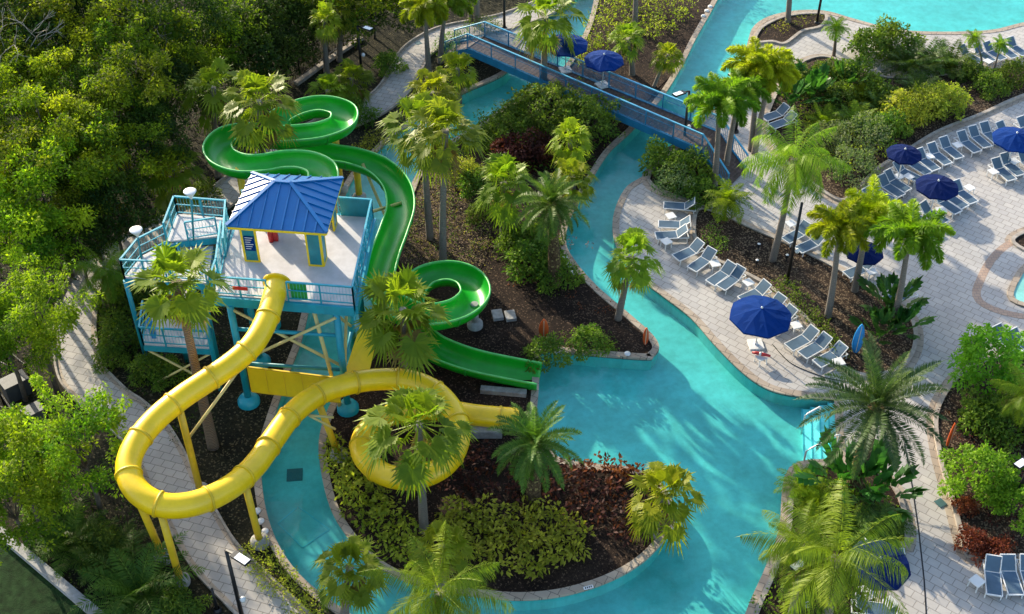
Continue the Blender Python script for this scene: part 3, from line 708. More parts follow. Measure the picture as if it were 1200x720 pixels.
railing([LD[3], LD[2]]); railing([LC[3], LC[2]]); railing([LC[0], LC[3]], infill=False); railing([LC[2], LC[1]], infill=False)
def stair(a, b, wdir, wd, n):
    mb = MB(); a = Vector(a); b = Vector(b)
    for k in range(n):
        p = a.lerp(b, (k+.5)/n); mb.box(p, (wd, (Vector((b.x-a.x, b.y-a.y, 0)).length/n)+.04, .05), ax=(wdir, Vector((0,0,1)).cross(wdir), Vector((0,0,1))))
    mb.build('stair_treads', M['deck'], tw, True)
    mb = MB()
    for s_ in (-.5, .5): mb.bar(a+wdir*wd*s_, b+wdir*wd*s_, .06, .28)
    mb.build('stair_stringer', M['teal'], tw, True)
st = tp(0, 2.0, Z); sb = (LA[1]+LA[2])/2; wd_ = (LA[1]-LA[2]); stair(tp(0.0, 1.9, Z), Vector((LA[2].x+.2, LA[2].y+.3, hA)), wd_.normalized(), 1.2, 4)
railing([tp(0,1.25,Z), Vector((LA[2].x, LA[2].y-.35, hA+.05))]); railing([tp(0,2.7,Z), Vector((LA[1].x, LA[1].y, hA+.05))])
stair(Vector((LA[3].x+.5, LA[3].y+.2, hA)), Vector((LB[0].x+.2, LB[0].y+.1, hB)), Vector((.75,.66,0)), 1.1, 5)
a_, b_ = (LB[2]+LB[1])/2+Vector((.15,0,0)), (LC[0]+LC[1])/2+Vector((.7,.2,0))
stair(a_, b_, Vector((.35,.93,0)), 1.1, 14)
wv = Vector((.35,.93,0))*.55; railing([a_-wv, b_-wv]); railing([a_+wv, b_+wv])
mid_ = LA[2]; railing([Vector((LA[3].x+1.0, LA[3].y+.1, hA)), LA[2]+Vector((-.35,.0,0))])
for p, z in ((LB[3], hB), (LB[2], hB), (LA[0], hA), (LC[2], hB), (LC[1], hB), (LA[1], hA)):
    b = Vector((p.x, p.y, 0)); mb = MB(); mb.tube([b, b+Vector((0,0,z-.2))], .12, 10); mb.build('column', M['teal'], tw, True)
for a, b, za, zb in ((LC[2],LC[3],.1,2.6),(LC[3],LC[2],.1,2.6),(LB[3],LB[2],3.0,5.2)):
    mb = MB(); mb.tube([Vector((a.x,a.y,za)), Vector((b.x,b.y,zb))], .06, 8); mb.build('diagonal_brace', M['palebrace'], tw, True)
# braces
def brace(a, b, za, zb, mat='palebrace', r=.075):
    mb = MB(); mb.tube([Vector((a.x,a.y,za)), Vector((b.x,b.y,zb))], r, 8); return mb.build('diagonal_brace', M[mat], tw, True)
fo = -ey*.18
brace(c0+fo, c1+fo, 3.0, 6.3); brace(c0-ey*.02, c1-ey*.02, 6.3, 3.0)
m1 = c1+bk*.5; brace(c1+ex*.1, m1+ex*.1, 3.0, 6.3); brace(m1, c1, 3.0, 6.3); brace(m1, c1+bk, 3.0, 6.3); brace(m1+ex*.1, c1+bk+ex*.1, 6.3, 3.0)
mb = MB(); mb.tube([Vector((c0.x,c0.y,5.0)), Vector((c1.x,c1.y,5.0))], .10, 10); mb.build('cross_beam', M['teal'], tw, True)
mb = MB(); mb.tube([Vector((c0.x,c0.y,2.75)), Vector((c1.x,c1.y,2.75))], .09, 10); mb.build('cross_beam', M['tealdark'], tw, True)
mb = MB(); mb.tube([Vector((c1.x,c1.y,2.75)), Vector((c1.x,c1.y,2.75))+bk], .09, 10); mb.build('cross_beam', M['teal'], tw, True)
mb = MB(); mb.tube([tp(4.6,.1,Z-.3), Vector((at(401,470).x, c1.y-.1, .2))], .10, 10); mb.build('diagonal_brace', M['palebrace'], tw, True)
# yellow guard panels
pl = [at(290,428,2.75), at(396,441,2.75)]; bz = 1.1
mb = MB(); mb.bar(pl[0]+Vector((0,-.12,-.82)), pl[1]+Vector((0,-.12,-.82)), .07, 1.7); gp = mb.build('guard_panel', M['panel'], tw, True)
mb = MB()
for k in range(6):
    p = pl[0].lerp(pl[1], k/5)+Vector((0,-.165,-.82)); mb.box(p, (.025, .02, 1.66))
for dz in (0.02, -1.66): mb.bar(pl[0]+Vector((0,-.17,dz)), pl[1]+Vector((0,-.17,dz)), .03, .05)
o = mb.build('panel_trim', M['yellowpost'], None); o.parent = gp
for v in o.data.vertices: v.co -= tw.location
q = [at(404,437,2.75), at(427,366,2.75), at(448,369,1.7), at(432,438,1.7)]
mb = MB(); mb.add(q + [p+Vector((0,0,-.06)) for p in q], [(0,3,2,1),(4,5,6,7),(0,1,5,4),(1,2,6,5),(2,3,7,6),(3,0,4,7)]); mb.build('guard_panel', M['panel'], tw, True)
# hut
ZE, ZR = 9.4, 10.25
E = [at(265,265,ZE), at(383,273,ZE), at(402,209,ZE), at(295,203,ZE)]; r1, r2 = at(322,213,ZR), at(340,214.5,ZR)
ctr = sum(E, Vector())/4
FOOT = [ctr + (e-ctr)*.80 for e in E]
faces = [(E[0],E[1],r2,r1),(E[1],E[2],r2),(E[2],E[3],r1,r2),(E[3],E[0],r1)]
mb = MB()
for f in faces:
    n = len(f); up = Vector((0,0,.06)); mb.add(list(f)+[p-up for p in f], [tuple(range(n)), tuple(range(n, 2*n))[::-1], (0, n, n+1, 1)])
for f in faces:                                  # standing seams
    a, b = f[0], f[1]; d = (b-a); ln = d.length; d = d/ln; nrm = d.cross(f[2]-a).normalized()
    if nrm.z < 0: nrm = -nrm
    sl_ = nrm.cross(d); sl_ = sl_ if sl_.z > 0 else -sl_
    hs = [(p-a) for p in f[2:]]
    for k in range(1, int(ln/.52)):
        x = k*.52; t = 1e9
        if len(f) == 4:
            xr = sorted([(h.dot(d), h.dot(sl_)) for h in hs])
            (x1, y1), (x2, y2) = xr
            t = y1*x/x1 if x < x1 else (y2*(ln-x)/(ln-x2) if x > x2 else (y1+y2)/2)
        else:
            x1, y1 = hs[0].dot(d), hs[0].dot(sl_); t = y1*x/x1 if x < x1 else y1*(ln-x)/(ln-x1)
        if t > .15: mb.bar(a+d*x+nrm*.02, a+d*x+sl_*(t-.05)+nrm*.02, .035, .09, up=nrm)
rf = mb.build('roof', M['roof'], tw, True)
mb = MB()
for a, b in ((E[0],r1),(E[3],r1),(E[1],r2),(E[2],r2),(r1,r2)): mb.bar(a+Vector((0,0,.05)), b+Vector((0,0,.05)), .17, .07)
o = mb.build('ridge_cap', M['roof'], None); o.parent = rf
for v in o.data.vertices: v.co -= tw.location
mb = MB()
for a, b in zip(E, E[1:]+E[:1]):
    a = ctr+(a-ctr)*.97; b = ctr+(b-ctr)*.97; mb.bar(a+Vector((0,0,-.13)), b+Vector((0,0,-.13)), .10, .14)
mb.build('roof_fascia', M['panel'], tw, True)
for i, c in enumerate(FOOT):
    na = FOOT[(i+1) % 4]; nb = FOOT[(i-1) % 4]
    for t in (na, nb):
        d = (t-c); d.z = 0; d.normalize(); b0 = Vector((c.x, c.y, Z)); ctrp = b0 + d*.36 + Vector((0,0,1.2))
        mb = MB(); mb.bar(b0+d*.06+Vector((0,0,1.2)), b0+d*.64+Vector((0,0,1.2)), .07, 2.4); hp = mb.build('hut_post', M['tealdark'], tw, True)
        mb = MB()
        for q_ in (.02, .68): mb.bar(b0+d*q_, b0+d*q_+Vector((0,0,2.42)), .09)
        mb.bar(b0+d*.02+Vector((0,0,.05)), b0+d*.68+Vector((0,0,.05)), .10, .10)
        o = mb.build('post_trim', M['panel'], None); o.parent = hp
        for v in o.data.vertices: v.co -= tw.location
d = (FOOT[1]-FOOT[0]).normalized(); b0 = Vector((FOOT[0].x, FOOT[0].y, Z)); n = Vector((d.y, -d.x, 0))
mb = MB(); mb.bar(b0+d*.12+n*.07+Vector((0,0,1.15)), b0+d*.60+n*.07+Vector((0,0,1.15)), .03, .85); mb.cur = 1
for k in range(6): mb.bar(b0+d*.17+n*.09+Vector((0,0,1.5-k*.13)), b0+d*(.55-.07*(k % 3))+n*.09+Vector((0,0,1.5-k*.13)), .012, .035)
tag(mb.build('rules_sign', [M['royal'], M['white']]), 'small blue rules sign with pale lines of text on the hut post', 'sign')
mb = MB(); p = tp(1.35,-.06,Z+.55); mb.bar(p-ex*.35, p+ex*.35, .04, .2); tag(mb.build('warning_sign', M['red']), 'red warning sign on the front railing of the tower deck', 'sign')
mb = MB(); p = tp(4.05,.1,Z+.55); mb.bar(p-ex*.38, p+ex*.38, .05, 1.0); mb.build('gate_panel', M['greenend'], tw, True)
mb = MB(); p = at(318,283,Z); p.z = Z; mb.lathe(p, [(.0,0),(.12,0),(.14,.4),(.10,.75),(.0,.8)], 10); mb.box(p+Vector((.22,.1,.3)), (.22,.2,.6)); tag(mb.build('rescue_equipment', M['red']), 'red rescue equipment standing inside the blue roofed hut', 'rescue gear')
for i, (px, py, bx, by, z, lab) in enumerate([(223,227,226,280,hA,'white round floodlight on a turquoise pole at the upper stair landing'),(160,272,168,318,hB,'white round floodlight on a turquoise pole at the lower left stair corner')]):
    b = at(bx, by, z); t = rise(b, px, py); lamp = thing('floodlight', lab, 'floodlight', b, 'floodlights on the slide tower stairs')
    t = t-b; mb = MB(); mb.tube([Vector((0,0,-.3)), Vector((t.x, 0, t.z-.3))], .05, 8); mb.build('pole', M['tealdark'], lamp)
    mb = MB(); mb.lathe(Vector((t.x,0,t.z-.32)), [(.03,-.05),(.08,.12),(.28,.40),(.31,.46),(.25,.49),(0,.5)], 18); mb.build('lamp_head', M['white'], lamp)
# ------------------------------------------------------------------ yellow tube slide
YT = [(325,330,7.5),(321,348,7.35),(312,376,7.1),(296,404,6.8),(272,426,6.5),(243,446,6.3),(213,466,6.15),(184,490,6.0),(162,516,5.85),(151,541,5.7),(153,563,5.55),(167,581,5.4),(190,592,5.2),(219,592,5.0),(248,583,4.8),(277,566,4.5),(301,543,4.2),(321,514,3.95),(343,485,3.75),(372,463,3.5),(405,451,3.3),(440,445,3.05),(478,446,2.85),(510,459,2.65),(532,484,2.45),(538,512,2.3),(527,539,2.15),(503,556,2.0),(470,561,1.85),(441,551,1.7),(424,530,1.55),(428,508,1.4),(447,491,1.25),(480,481,1.1),(520,481,.95),(560,487,.8),(607,491,.6)]
yt = cr([at(*p) for p in YT], 6)
ys = thing('tube_slide', 'enclosed yellow tube slide winding down from the tower on yellow posts', 'water slide', Vector((yt[0].x, yt[0].y, 0)))
mb = MB(); mb.tube(yt, .525, 24, cap=False); mb.build('tube', M['yellow'], ys, True)
acc = 0; nxt = .05
for i in range(1, len(yt)-1):
    acc += (yt[i]-yt[i-1]).length
    if acc >= nxt:
        nxt = acc + 1.9; t = (yt[i+1]-yt[i-1]).normalized()
        mb = MB(); big = i < 3; mb.tube([yt[i]-t*.05, yt[i]+t*.05], .575 if not big else .66, 24); mb.build('flange_ring', M['yellowdark'] if not big else M['yellow'], ys, True)
def post(root, base, topz, r=.16, mat='yellowpost', foot='grey', lean=None):
    t = Vector((base.x, base.y, topz)) if lean is None else lean
    mb = MB(); mb.tube([base+Vector((0,0,.05)), t], r, 14); p = mb.build('support_post', M[mat], root, True)
    mb = MB(); mb.lathe(base+Vector((0,0,-.05)), [(.42,0),(.42,.3),(.30,.34),(.30,.42),(r,.45)], 16); mb.build('post_footing', M[foot], root, True)
def near(px, py, path): 
    best = min(path, key=lambda p: abs(p.x-px)+abs(p.y-py)); return best
def nearpost(root, bx, by, path, **k):
    b = at(bx, by); n = min(path, key=lambda p: math.hypot(p.x-b.x, p.y-b.y))
    post(root, b, 0, lean=n+Vector((0,0,-.5)), **k); return n
nearpost(ys, 235, 577, yt); nearpost(ys, 212, 683, yt); nearpost(ys, 192, 655, yt); nearpost(ys, 305, 637, yt); nearpost(ys, 397, 535, yt)
b = at(235,577); n_ = at(281,432,6.1)
for z in (5.6, 3.6): mb = MB(); mb.tube([Vector((b.x-.3 if z > 5 else b.x, b.y, z)), n_], .07, 8); mb.build('strut', M['palebrace'], ys, True)
b = at(397,535); n_ = at(362,487,3.2)
for z in (2.7, 1.9): mb = MB(); mb.tube([Vector((b.x, b.y, z)), n_], .06, 8); mb.build('strut', M['palebrace'], ys, True)
mb = MB(); p = yt[-4]; mb.box((p.x-1.2, p.y-.1, .2), (2.6, 1.3, .5)); mb.build('runout_base', M['grey'], ys, True)
# ------------------------------------------------------------------ green open flume
GF = [(338,236,6.95),(362,231,6.8),(378,219,6.65),(377,203,6.5),(359,194,6.35),(334,193,6.2),(308,197,6.05),(282,197,5.9),(262,189,5.75),(256,176,5.6),(268,163,5.45),(292,160,5.3),(320,163,5.15),(348,162,5.0),(378,158,4.9),(401,148,4.75),(402,134,4.6),(378,127,4.45),(350,132,4.3),(327,145,4.05),(330,163,3.7),(352,177,3.45),(385,184,3.3),(415,189,3.2),(444,200,3.05),(464,220,2.95),(470,246,2.85),(462,275,2.75),(452,302,2.65),(446,330,2.55),(455,356,2.45),(478,370,2.35),(508,374,2.2),(540,366,2.05),(557,349,1.95),(550,331,1.8),(527,323,1.7),(500,328,1.55),(483,345,1.4),(480,368,1.2),(487,390,1.05),(503,407,.95),(530,420,.8),(562,430,.65),(600,438,.5),(632,444,.4)]
gf = cr([at(*p) for p in GF], 6)
gs = thing('open_slide', 'open green flume slide coiling from the tower down to the pool', 'water slide', Vector((gf[0].x, gf[0].y, 0)))
def arc(r, a0, a1, n): return [(r*math.sin(a0+(a1-a0)*i/n), -r*math.cos(a0+(a1-a0)*i/n)) for i in range(n+1)]
A0 = R(98); ring = arc(.78, -A0, A0, 18) + arc(.72, A0, -A0, 18)
sh = Vector((0,0,.25)); gfc = [p+sh for p in gf]
mb = MB(); mb.smooth = True; mb.sweep(gfc, ring); mb.build('flume', M['green'], gs, True)
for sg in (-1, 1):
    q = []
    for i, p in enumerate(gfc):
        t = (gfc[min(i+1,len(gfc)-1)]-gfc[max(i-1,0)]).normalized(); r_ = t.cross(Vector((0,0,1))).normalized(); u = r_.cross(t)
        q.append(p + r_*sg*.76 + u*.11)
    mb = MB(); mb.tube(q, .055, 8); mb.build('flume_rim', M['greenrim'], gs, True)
acc = 0; nxt = 1.5
for i in range(1, len(gfc)-1):
    acc += (gfc[i]-gfc[i-1]).length
    if acc > nxt:
        nxt = acc+3.2; t = (gfc[i+1]-gfc[i-1]).normalized()
        mb = MB(); mb.sweep([gfc[i]-t*.04, gfc[i]+t*.04], arc(.82, -A0, A0, 14)+arc(.77, A0, -A0, 14)); mb.build('joint_flange', M['greenend'], gs, True)
for px, py, h in ((280,197,5.9),(392,152,4.8),(331,160,3.7),(417,189,3.2),(372,211,6.7)):
    t = at(px, py, h-.45); post(gs, Vector((t.x, t.y, 0)), t.z, r=.2)
t = at(556,356,1.6); post(gs, Vector((t.x, t.y, 0)), t.z, r=.2, mat='grey', foot='grey')
for a, b in (((425,192,2.9),(455,262,.4)),((430,250,2.9),(470,238,2.5))):
    mb = MB(); mb.tube([at(*a), at(*b)], .09, 8); mb.build('strut', M['palebrace'], gs, True)
for px, py in ((590,461),):
    c = at(px, py); mb = MB(); mb.box((c.x, c.y, .12), (2.3, .35, .28), -.12); mb.build('runout_base', M['grey'], gs, True)
# ------------------------------------------------------------------ footbridge
hz = 1.25
n0, n1 = at(548,57,hz), at(822,176,hz)            # near edge of the deck
f0, f1 = at(568,43,hz), at(842,155,hz)
br = thing('footbridge', 'blue footbridge with mesh railings and dark board deck across both river arms', 'bridge', Vector((n0.x, n0.y, 0)))
gl = [at(522,66), at(533,52)]; gr_ = [at(852,222), at(874,200)]
def quad(mb, P, th):
    mb.add(list(P)+[p-Vector((0,0,th)) for p in P], [(0,1,2,3),(7,6,5,4),(0,4,5,1),(1,5,6,2),(2,6,7,3),(3,7,4,0)])
mb = MB()
N = 60
for k in range(N):
    a, b = (k+.04)/N, (k+.96)/N; quad(mb, [n0.lerp(n1,a), n0.lerp(n1,b), f0.lerp(f1,b), f0.lerp(f1,a)], .06)
mb.build('board_deck', M['wooddeck'], br, True)
for A, B, C, D in ((gl[0],n0,f0,gl[1]),(n1,gr_[0],gr_[1],f1)):
    mb = MB()
    for k in range(14):
        a, b = (k+.04)/14, (k+.96)/14; quad(mb, [A.lerp(B,a)+Vector((0,0,.04)), A.lerp(B,b)+Vector((0,0,.04)), D.lerp(C,b)+Vector((0,0,.04)), D.lerp(C,a)+Vector((0,0,.04))], .05)
    mb.build('ramp', M['wooddeck'], br, True)
for side, (A, B, C, D) in enumerate(((gl[0],n0,n1,gr_[0]),(gl[1],f0,f1,gr_[1]))):
    u = Vector((0,0,1))
    mb = MB(); mb.bar(B+u*-.22, C+u*-.22, .10, .52); mb.bar(A+u*.0, B+u*-.22, .10, .40); mb.bar(C+u*-.22, D+u*0, .10, .40); mb.build('side_beam', M['bridge'], br, True)
    mb = MB()
    for a, b in ((A,B),(B,C),(C,D)): mb.bar(a+u*1.12, b+u*1.12, .10, .07)
    mb.build('handrail', M['bridgerail'], br, True)
    L_ = (C-B).length; n = 9
    for k in range(n+1): p = B.lerp(C, k/n); mb = MB(); mb.bar(p+u*-.2, p+u*1.12, .08); mb.build('rail_post', M['bridge'], br, True)
    for p in (A, A.lerp(B,.5), C.lerp(D,.5), D): mb = MB(); mb.bar(p+u*-.05, p+u*1.12, .07); mb.build('rail_post', M['bridge'], br, True)
    mb = MB()
    for a, b, nn in ((A,B,18),(B,C,int(L_/.085)),(C,D,18)):
        mb.bar(a+u*.10, b+u*.10, .035)
        if a is B:
            mb.bar(a+u*.75, b+u*.75, .03)
        for k in range(nn+1):
            p = a.lerp(b, k/nn); mb.bar(p+u*.02, p+u*1.1, .026)
    mb.build('mesh_infill', M['bridge'], br, True)
for p, q_ in ((n0,f0),(n0.lerp(n1,.35),f0.lerp(f1,.35)),(n0.lerp(n1,.52),f0.lerp(f1,.52)),(n1,f1)):
    for z in (p, q_):
        mb = MB(); mb.tube([Vector((z.x,z.y,-.1)), Vector((z.x,z.y,hz-.3))], .14, 10); mb.build('bridge_pier', M['bridge'], br, True)
# ------------------------------------------------------------------ furniture
def make_lounger(label, group):
    r = thing('sun_lounger', label, 'sun lounger', (0,0,0), group)      # +x points to the head, origin at the foot end
    wd = .66; zs = .36; hx = 1.22; bt = Vector((1.22+.72*math.cos(R(42)), 0, zs+.72*math.sin(R(42))))
    mb = MB()
    for s in (-1, 1):
        mb.bar((0, s*wd/2, zs), (hx, s*wd/2, zs), .038, .05); mb.bar((hx, s*wd/2, zs), (bt.x, s*wd/2, bt.z), .038, .04)
        mb.bar((hx, s*wd/2, zs), (1.85, s*wd/2, zs-.04), .05, .05)
    mb.bar((0, -wd/2, zs), (0, wd/2, zs), .05, .06); mb.bar((bt.x, -wd/2, bt.z), (bt.x, wd/2, bt.z), .05, .05); mb.bar((hx, -wd/2, zs), (hx, wd/2, zs), .04, .04)
    mb.bar((1.85, -wd/2, zs-.04), (1.85, wd/2, zs-.04), .05, .05); mb.build('frame', M['white'], r)
    mb = MB(); mb.box((hx/2, 0, zs+.012), (hx-.06, wd-.07, .014)); mb.build('seat', M['sling'], r)
    mb = MB(); a = Vector((hx+.02, 0, zs+.03)); b = bt-Vector((.02, 0, .01)); mb.bar(a, b, wd-.07, .014); mb.build('backrest', M['slingback'], r)
    for x in (.12, 1.75):
        for s in (-1, 1):
            mb = MB(); mb.bar((x, s*wd/2, zs-.02), (x+(.03 if x > 1 else -.04), s*(wd/2), 0), .045); mb.build('leg', M['white'], r)
    return reg(r)
lounger0 = None
def lounger(foot, head, label, group, ln=None):
    """foot end seen at pixel foot, top of the back at pixel head"""
    global lounger0
    a = at(*foot, .36); b = at(*head, .82); d = b-a
    rz = math.atan2(d.y, d.x)+RNG.uniform(-.06,.06); loc = Vector((a.x+RNG.uniform(-.05,.05), a.y+RNG.uniform(-.05,.05), 0))
    if lounger0 is None:
        lounger0 = make_lounger(label, group); lounger0.location = loc; lounger0.rotation_euler = (0,0,rz); return
    copy_thing(lounger0, loc, rz, label, group)
GA = 'sun loungers along the curved pool edge'
RA = [((777,241),(812,237),'blue grey sun lounger at the tip of the patio, nearest the bushes'),
 ((771,263),(804,257),'upper of two blue grey loungers set side by side on the round patio'),
 ((769,277),(804,268),'lower of two blue grey loungers set side by side on the round patio'),
 ((791,303),(820,282),'blue grey lounger just below the white cube table at the patio end'),
 ((810,316),(837,292),'blue grey lounger with a white table on its right, second below the patio pair'),
 ((832,332),(859,308),'left lounger of the pair between two white tables beside the mulch strip'),
 ((844,338),(870,314),'right lounger of the pair between two white tables, grey backrest'),
 ((868,352),(897,332),'lounger half covered by the upper left side of the big blue umbrella'),
 ((888,369),(916,348),'lounger whose backrest shows just above the big blue umbrella'),
 ((901,383),(929,362),'lounger whose backrest shows at the right side of the big blue umbrella'),
 ((925,407),(954,384),'first of three loungers right of the big blue umbrella, next to the white table'),
 ((941,417),(970,395),'middle one of three loungers right of the big blue umbrella'),
 ((956,426),(985,404),'last of three loungers right of the big blue umbrella, nearest the date palm')]
for f, h, l in RA: lounger(f, h, l, GA)
GB = 'sun loungers on the upper terrace'
RB = [((1218,160),(1191,134)),((1194,166),(1168,141)),((1171,168),(1153,144)),((1159,173),(1140,149)),((1145,178),(1126,154)),((1124,185),(1106,162)),((1112,192),(1093,168)),((1098,199),(1077,176)),((1088,204),(1066,181)),((1078,211),(1057,192)),((1064,223),(1040,199)),((1057,230),(1032,206)),((1048,236),(1023,214)),((1039,244),(1015,222)),((1029,252),(1005,230))]
for i, (f, h) in enumerate(RB):
    k = len(RB)-1-i; lounger(f, h, 'blue lounger in the long upper terrace row, %s from its lower end' % ORD[k], GB)
RC = [((1186,211),(1163,182),'left lounger of the middle terrace group, beside a low white table'),((1196,205),(1173,177),'second lounger of the middle terrace group at the right edge'),((1217,202),(1194,175),'lounger of the middle terrace group cut by the right edge'),
 ((1142,238),(1121,212),'right lounger of the group under the lower dark terrace umbrella'),((1132,243),(1110,219),'middle lounger of the group under the lower dark terrace umbrella'),((1122,249),(1099,226),'left lounger of the group under the lower dark terrace umbrella'),
 ((1108,261),(1083,238),'right lounger of the pair on open paving above the foxtail palms'),((1092,266),(1069,243),'left lounger of the pair on open paving above the foxtail palms')]
for f, h, l in RC: lounger(f, h, l, GB)
for i, (f, h) in enumerate([((1150,73),(1137,58)),((1164,72),(1153,57)),((1177,70),(1166,55)),((1190,68),(1180,53)),((1203,65),(1193,50))]):
    lounger(f, h, 'lounger in the far row behind the two small palms, %s from the left' % ORD[i], 'sun loungers by the upper pool')
for f, h, l in [((1166,698),(1163,652),'left lounger of the row at the bottom right corner, next to a white table'),((1190,698),(1182,653),'second lounger of the row at the bottom right corner'),((1213,698),(1203,653),'lounger of the bottom right row cut by the right edge'),
 ((1061,650),(1019,640),'lounger half hidden under the big coconut palm beside the dark umbrella'),((1052,718),(1008,706),'lounger under the big coconut palm at the bottom edge of the photo'),
 ((1195,412),(1171,382),'left lounger behind the round green tree beside the dark bin'),((1215,418),(1191,389),'right lounger behind the round green tree at the right edge'),
 ((920,283),(945,264),'lounger on the upper path beside the tall black lamp post, left one'),((936,294),(961,275),'lounger on the upper path beside the tall black lamp post, right one'),
 ((896,139),(921,124),'lounger on the small deck behind the golden palms, nearer the water'),((903,148),(929,132),'lounger on the small deck behind the golden palms, nearer the bushes'),
 ((1038,352),(1062,337),'lounger half hidden behind the foxtail palm trunk by the mulch strip'),((992,322),(1016,306),'pale lounger showing between the foxtail palm trunks')]:
    lounger(f, h, l, 'single sun loungers around the deck')
def make_table(label):
    r = thing('side_table', label, 'side table', (0,0,0), 'white side tables'); mb = MB(); mb.box((0,0,.42), (.52,.52,.05)); mb.build('table_top', M['white'], r)
    for x in (-.2,.2):
        for y in (-.2,.2): mb = MB(); mb.bar((x,y,.40), (x*1.1,y*1.1,0), .05); mb.build('leg', M['white'], r)
    return reg(r)
T0 = None
for px, py, l in [(786,253,'white side table between the tip lounger and the patio pair'),(781,283,'white side table just under the patio pair of loungers'),(838,309,'white side table between the fifth and sixth pool edge loungers'),(877,331,'white side table left of the big blue umbrella, by the mulch strip'),(933,381,'white side table right of the big blue umbrella'),(983,424,'white side table at the end of the three loungers by the date palm'),
 (1065,207,'white side table above the lower dark terrace umbrella'),(1089,183,'white side table right of the dark umbrella in the terrace row'),(1122,170,'white side table in the upper middle of the terrace row'),(1164,201,'white side table left of the middle terrace group'),(1136,220,'white side table right of the lower dark terrace umbrella'),(1188,189,'white side table between loungers of the middle terrace group'),(1103,246,'white side table between the lower terrace groups'),
 (1145,681,'white side table beside the bottom right loungers'),(1043,706,'white side table under the coconut palm near the bottom edge'),(927,262,'white side table beside the lamp post loungers'),(1158,72,'white side table in the far row by the upper pool'),(892,418,'white table under the red rescue tube by the big blue umbrella'),(1021,318,'white side table behind the foxtail palm trunks'),(1053,207,'white side table left end of the terrace row')]:
    p = at(px, py, .42)
    if T0 is None: T0 = make_table(l); T0.location = (p.x, p.y, 0); T0.rotation_euler = (0,0,.4)
    else: copy_thing(T0, (p.x, p.y, 0), RNG.uniform(.2, .7), l)
# red rescue tube on the table
p = at(892, 416, .5); tb = thing('rescue_tube', 'red rescue tube lying on the white table by the pool', 'rescue tube', p)
mb = MB(); mb.tube([Vector((-.45,.12,.05)), Vector((-.2,.06,.06)), Vector((.1,-.04,.06)), Vector((.45,-.14,.05))], .09, 10, scales=[.7,1,1,.7]); mb.build('float', M['red'], tb)
mb = MB(); mb.tube([Vector((-.1,.03,.06)), Vector((0,-.01,.06))], .098, 10); mb.build('strap_band', M['white'], tb)
def umbrella(px, py, rad, hgt, label, mat='navy', base_px=None, tilt=0.0, rot=.2, zbase=0.0, sq=False, seen=True):
    """px,py: top of the canopy"""
    top = at(px, py, zbase+hgt); b = Vector((top.x, top.y, zbase)); r = thing('patio_umbrella', label, 'umbrella', b, 'blue patio umbrellas', rot)
    mb = MB(); n = 8; ch = rad*.34; rim = []; mid = []
    for i in range(n*2):
        a = math.pi*i/n; q = 1.0 if i % 2 == 0 else .945
        rim.append(Vector((rad*q*math.cos(a), rad*q*math.sin(a), hgt-ch+(.0 if i % 2 == 0 else .05)))); mid.append(Vector((rad*.5*q*math.cos(a), rad*.5*q*math.sin(a), hgt-ch*.42+(.015 if i % 2 == 0 else -.02))))
    for dz in (0, -.02):
        ap = Vector((0,0,hgt+dz)); N = n*2; up = Vector((0,0,dz))
        vs = [ap]+[p+up for p in mid]+[p+up for p in rim]; fs = []
        for i in range(N):
            j = (i+1) % N; fs += [(0,1+i,1+j), (1+i,1+N+i,1+N+j,1+j)]
        mb.add(vs, fs if dz == 0 else [f[::-1] for f in fs])
    N = n*2
    mb.add(rim+[p+Vector((0,0,-.10)) for p in rim], [(i,i+N,(i+1) % N+N,(i+1) % N) for i in range(N)])
    mb.build('canopy', M[mat], r)
    mb = MB()
    for i in range(0, n*2, 2):
        mb.bar(Vector((0,0,hgt-.05)), rim[i]+Vector((0,0,-.05)), .02)
    mb.build('ribs', M['white'], r)
    mb = MB(); mb.tube([Vector((0,0,0)), Vector((0,0,hgt))], .035, 10); mb.build('pole', M['white'], r)
    mb = MB(); mb.lathe(Vector((0,0,hgt)), [(.05,-.02),(.06,.04),(.03,.09),(0,.11)], 10); mb.build('finial', M['white'], r)
    mb = MB(); mb.box((0,0,.05), (.75,.75,.10)); mb.box((0,0,.16), (.16,.16,.2)); mb.build('base', M['white'], r)
umbrella(893,361,1.62,2.6,'large royal blue umbrella open over the loungers at the pool edge','royal',rot=.1)
umbrella(708,64,1.30,2.3,'royal blue umbrella on the bridge deck, fully in view','royal',zbase=1.25,rot=.5)
umbrella(664,45,1.45,2.4,'royal blue umbrella on the bridge, half hidden by the fan palm','royal',zbase=1.25,rot=.3)
umbrella(1061,175,1.05,2.5,'dark navy umbrella at the planting bed end of the terrace row',rot=.3)
umbrella(1100,212,1.25,2.5,'dark navy umbrella over the lower terrace loungers',rot=.2)
umbrella(1192,156,1.38,2.5,'blue umbrella at the right edge over the terrace row','royal',rot=.2)
umbrella(1032,654,1.35,2.4,'navy umbrella mostly hidden under the big coconut palm',rot=.4)
umbrella(1014,290,1.05,2.3,'navy umbrella hidden behind the foxtail palm crowns',rot=.4)
